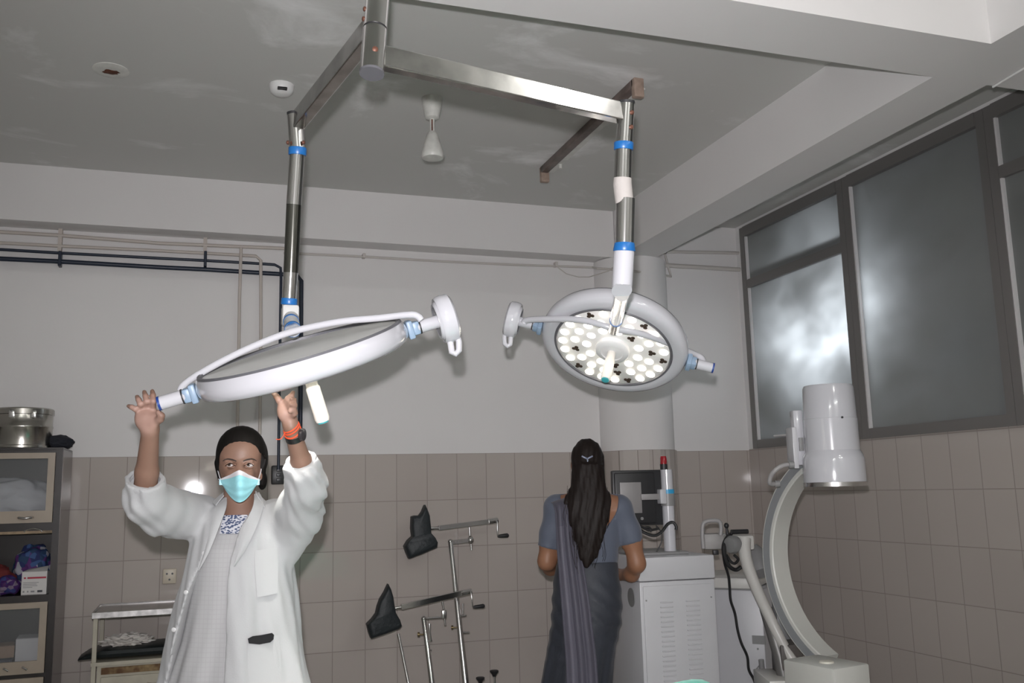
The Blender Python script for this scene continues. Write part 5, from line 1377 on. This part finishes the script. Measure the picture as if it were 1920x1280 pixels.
def hand2(wr, dirx):
    w_ = Vector(wr); f = Vector((dirx*.25, .95, .10)).normalized(); s_ = Vector((1, -dirx*.25, 0)).normalized()
    sd.cone(w_, w_+f*.07, .024, .028, .02)
    for k in range(4):
        b_ = w_+f*.085+s_*(.017*(k-1.5)); sd.chain([b_, b_+f*.035-Vector((0, 0, .008)), b_+f*(.06-.005*abs(k-1.5))-Vector((0, 0, .026))], [.010, .009, .008], .006)
    b_ = w_+f*.03-s_*dirx*-.024; sd.chain([b_, b_+f*.035+s_*dirx*.016, b_+f*.06+s_*dirx*.012], [.012, .010, .008], .008)
hand2(K(1055, 1066, 4.72), 1); hand2(K(1162, 1077, 4.67), -1)
sdf_obj('body', sd, skin2, w2, 1)
# blouse
bl_m = mat('slate_blouse', (.085, .098, .135), .7, sheen=.2, bump=.05, bscale=150)
bs = SDF((kxx(995), 4.25, kz(1110)), (kxx(1220), 4.75, kz(915)), .0068)
bs.stack([(kxx(1101), 4.49, kz(1100), .130, .098), (kxx(1101), 4.49, kz(1060), .136, .100), (kxx(1101), 4.49, kz(1010), .158, .104), (kxx(1101), 4.48, kz(960), .165, .088), (kxx(1101), 4.48, kz(940), .13, .07)], .03)
bs.chain([K(1043, 950, 4.48), K(1101, 945, 4.48), K(1160, 950, 4.48)], [.060, .055, .060], .03)
bs.chain([K(1045, 955, 4.48), K(1034, 1000, 4.487), K(1029, 1030, 4.492)], [.060, .055, .055], .02)
bs.chain([K(1163, 955, 4.48), K(1179, 995, 4.49), K(1185, 1022, 4.49)], [.058, .055, .056], .02)
bs.carve(lambda x, y, z: np.maximum(np.maximum(np.sqrt(((x-kxx(1106))/.135)**2+((z-kz(930))/.165)**2)*.14-.14, y-4.47), kz(990)-z))
bs.carve(lambda x, y, z: np.maximum(np.sqrt((x-kxx(1101))**2+(y-4.48)**2)-.085, kz(952)-z))
def sleeve_end(a, b_, r):
    a = np.array(a); d = np.array(b_)-a; d = d/np.linalg.norm(d)
    return cuff_cut(a, d, r)
bs.carve(sleeve_end(K(1030, 1026, 4.495), K(1025, 1052, 4.50), .075)); bs.carve(sleeve_end(K(1184, 1018, 4.49), K(1194, 1056, 4.49), .075))
blouse = sdf_obj('blouse', bs, bl_m, w2, 1)
# saree wound round hips and legs, pleats running down
sar_m = mat('dark_grey_saree', (.026, .030, .042), .62, sheen=.08, bump=.08, bscale=120, var=.25, scale=5)
ss = SDF((kxx(985), 4.12, 0.0), (kxx(1205), 4.86, kz(1035)), .0085)
def sfold(th, z, x, y):
    low = np.clip((kz(1120)-z)*2, 0, 1)
    return low*(.007*np.sin(th*8+z*3)+.004*np.sin(th*15-z*5))+.0035*np.sin((z*1.0+x*.9)*75+y*8)*np.clip((kz(1060)-z)*6, 0, 1)*np.clip((z-kz(1260))*4, 0, 1)
def sec(py, a, b_, hd, dy=0): return ((kxx(a, py)+kxx(b_, py))/2, 4.49+dy, kz(py), (kxx(b_, py)-kxx(a, py))/2, hd)
ss.stack([(kxx(1076), 4.50, .03, .215, .20), (kxx(1078), 4.50, .35, .19, .165), sec(1285, 1013, 1145, .150), sec(1220, 1024, 1152, .150), sec(1165, 1033, 1165, .150), sec(1120, 1035, 1166, .140), sec(1080, 1038, 1160, .115), sec(1050, 1045, 1157, .104)], .01, 2.2, sfold)
saree = sdf_obj('saree', ss, sar_m, w2, 2)
# the loose end over her left shoulder, hanging down the back
pal_m = mat('mauve_grey_saree_end', (.070, .066, .090), .65, sheen=.1, bump=.08, bscale=120)
rows = []
pl = [(1030, 1078, 952, 4.53), (1030, 1078, 938, 4.47), (1036, 1080, 938, 4.40), (1040, 1082, 955, 4.36), (1042, 1084, 985, 4.355), (1044, 1090, 1030, 4.36), (1048, 1098, 1080, 4.345), (1052, 1106, 1130, 4.315), (1056, 1112, 1180, 4.305), (1060, 1118, 1230, 4.31), (1062, 1122, 1285, 4.31), (1062, 1126, 1400, 4.29)]
PLs = smooth_path([Vector((a, b_, y)) for a, b_, y, d in pl], 4); PLd = smooth_path([Vector((d, 0, 0)) for a, b_, y, d in pl], 4)
for q, d in zip(PLs, PLd):
    row = []
    for k in range(25):
        t = k/24; x = q.x+(q.y-q.x)*t
        dd = d.x+.007*math.sin(t*2*PI*3.5)-.014*math.sin(PI*t)
        sl_ = max(0, 1-(len(rows)/22))
        row.append(LW(K(x, q.z-(t-.45)*20*sl_, dd)))
    rows.append(row)
pal = obj('saree_end', MB().grid(rows, .004), pal_m, w2, True, 75)
rows2 = [[p_-WH*.004 for p_ in r[2:9]] for r in rows[16:]]
obj('border', MB().grid(rows2, .002), mat('pale_mauve_border', (.105, .10, .13), .65), pal, True, 75)
# long hair
hs = SDF((kxx(1035), 4.20, kz(1085)), (kxx(1170), 4.62, kz(815)), .0055)
hs.ell((hd2[0], hd2[1]-.006, hd2[2]+.002), (.0785, .094, .100), .01)
hs.ell(K(1101, 885, 4.42), (.070, .06, .075), .03)
def hsec(py, a, b_, hd, d): return ((kxx(a, py, d)+kxx(b_, py, d))/2, d, L(1100, py, d)[2], (kxx(b_, py, d)-kxx(a, py, d))/2, hd)
hs.stack([hsec(1064, 1096, 1104, .012, 4.35), hsec(1045, 1086, 1118, .022, 4.35), hsec(1010, 1076, 1131, .032, 4.35), hsec(970, 1062, 1145, .040, 4.355), hsec(940, 1057, 1147, .043, 4.365), hsec(908, 1069, 1136, .055, 4.39), hsec(870, 1074, 1130, .06, 4.41)], .02)
hs.carve(lambda x, y, z: np.maximum(4.50-y, kz(1085)-z+0*x))
hs.warp(lambda x, y, z: .0012*np.sin(x*330+np.sin(z*22)*2.4+np.sin(z*51)*.7)+.0018*np.sin(x*150-z*40+y*30))
hair2 = sdf_obj('hair', hs, mat('dark_brown_hair', (.010, .006, .005), .6, spec=.25), w2, 1)
# loose strands at the sides and tips
st = random.Random(11); sm_ = MB()
for k in range(60):
    x0 = st.uniform(1066, 1138); y0 = st.uniform(900, 1000); ln = st.uniform(50, 85); sway = st.uniform(-9, 9); dd = 4.315+st.uniform(0, .02)
    if k < 8: x0 = st.choice((st.uniform(1064, 1070), st.uniform(1134, 1140))); y0 = st.uniform(905, 930)
    sm_.tube(smooth_path([LW(K(x0, y0, dd+.03)), LW(K(x0+sway*.3, y0+ln*.4, dd)), LW(K(x0+sway, y0+ln*.8, dd)), LW(K(x0+sway*1.2+(1098-x0)*.12, y0+ln, dd+.006))], 3), .0009, 5)
o = obj('loose_strands', sm_, mat('dark_brown_hair', (.016, .010, .008), .42), hair2); o['kind'] = 'stuff'
cl = MB()
cp = K(1101, 859, 4.368); cpw = LW(cp)
for dx, dz, ln, tl in ((-.012, .004, .032, .5), (.013, .004, .030, -.45), (.002, -.014, .034, 1.45)):
    cl.box(cpw+RH*dx+Vector((0, 0, dz)), (ln, .008, .008), Matrix((RH*math.cos(tl)-Vector((0, 0, 1))*math.sin(tl), WH, RH*math.sin(tl)+Vector((0, 0, 1))*math.cos(tl))).transposed(), .002)
obj('hair_clip', cl, mat('blue_grey_clip', (.13, .15, .22), .35), hair2)
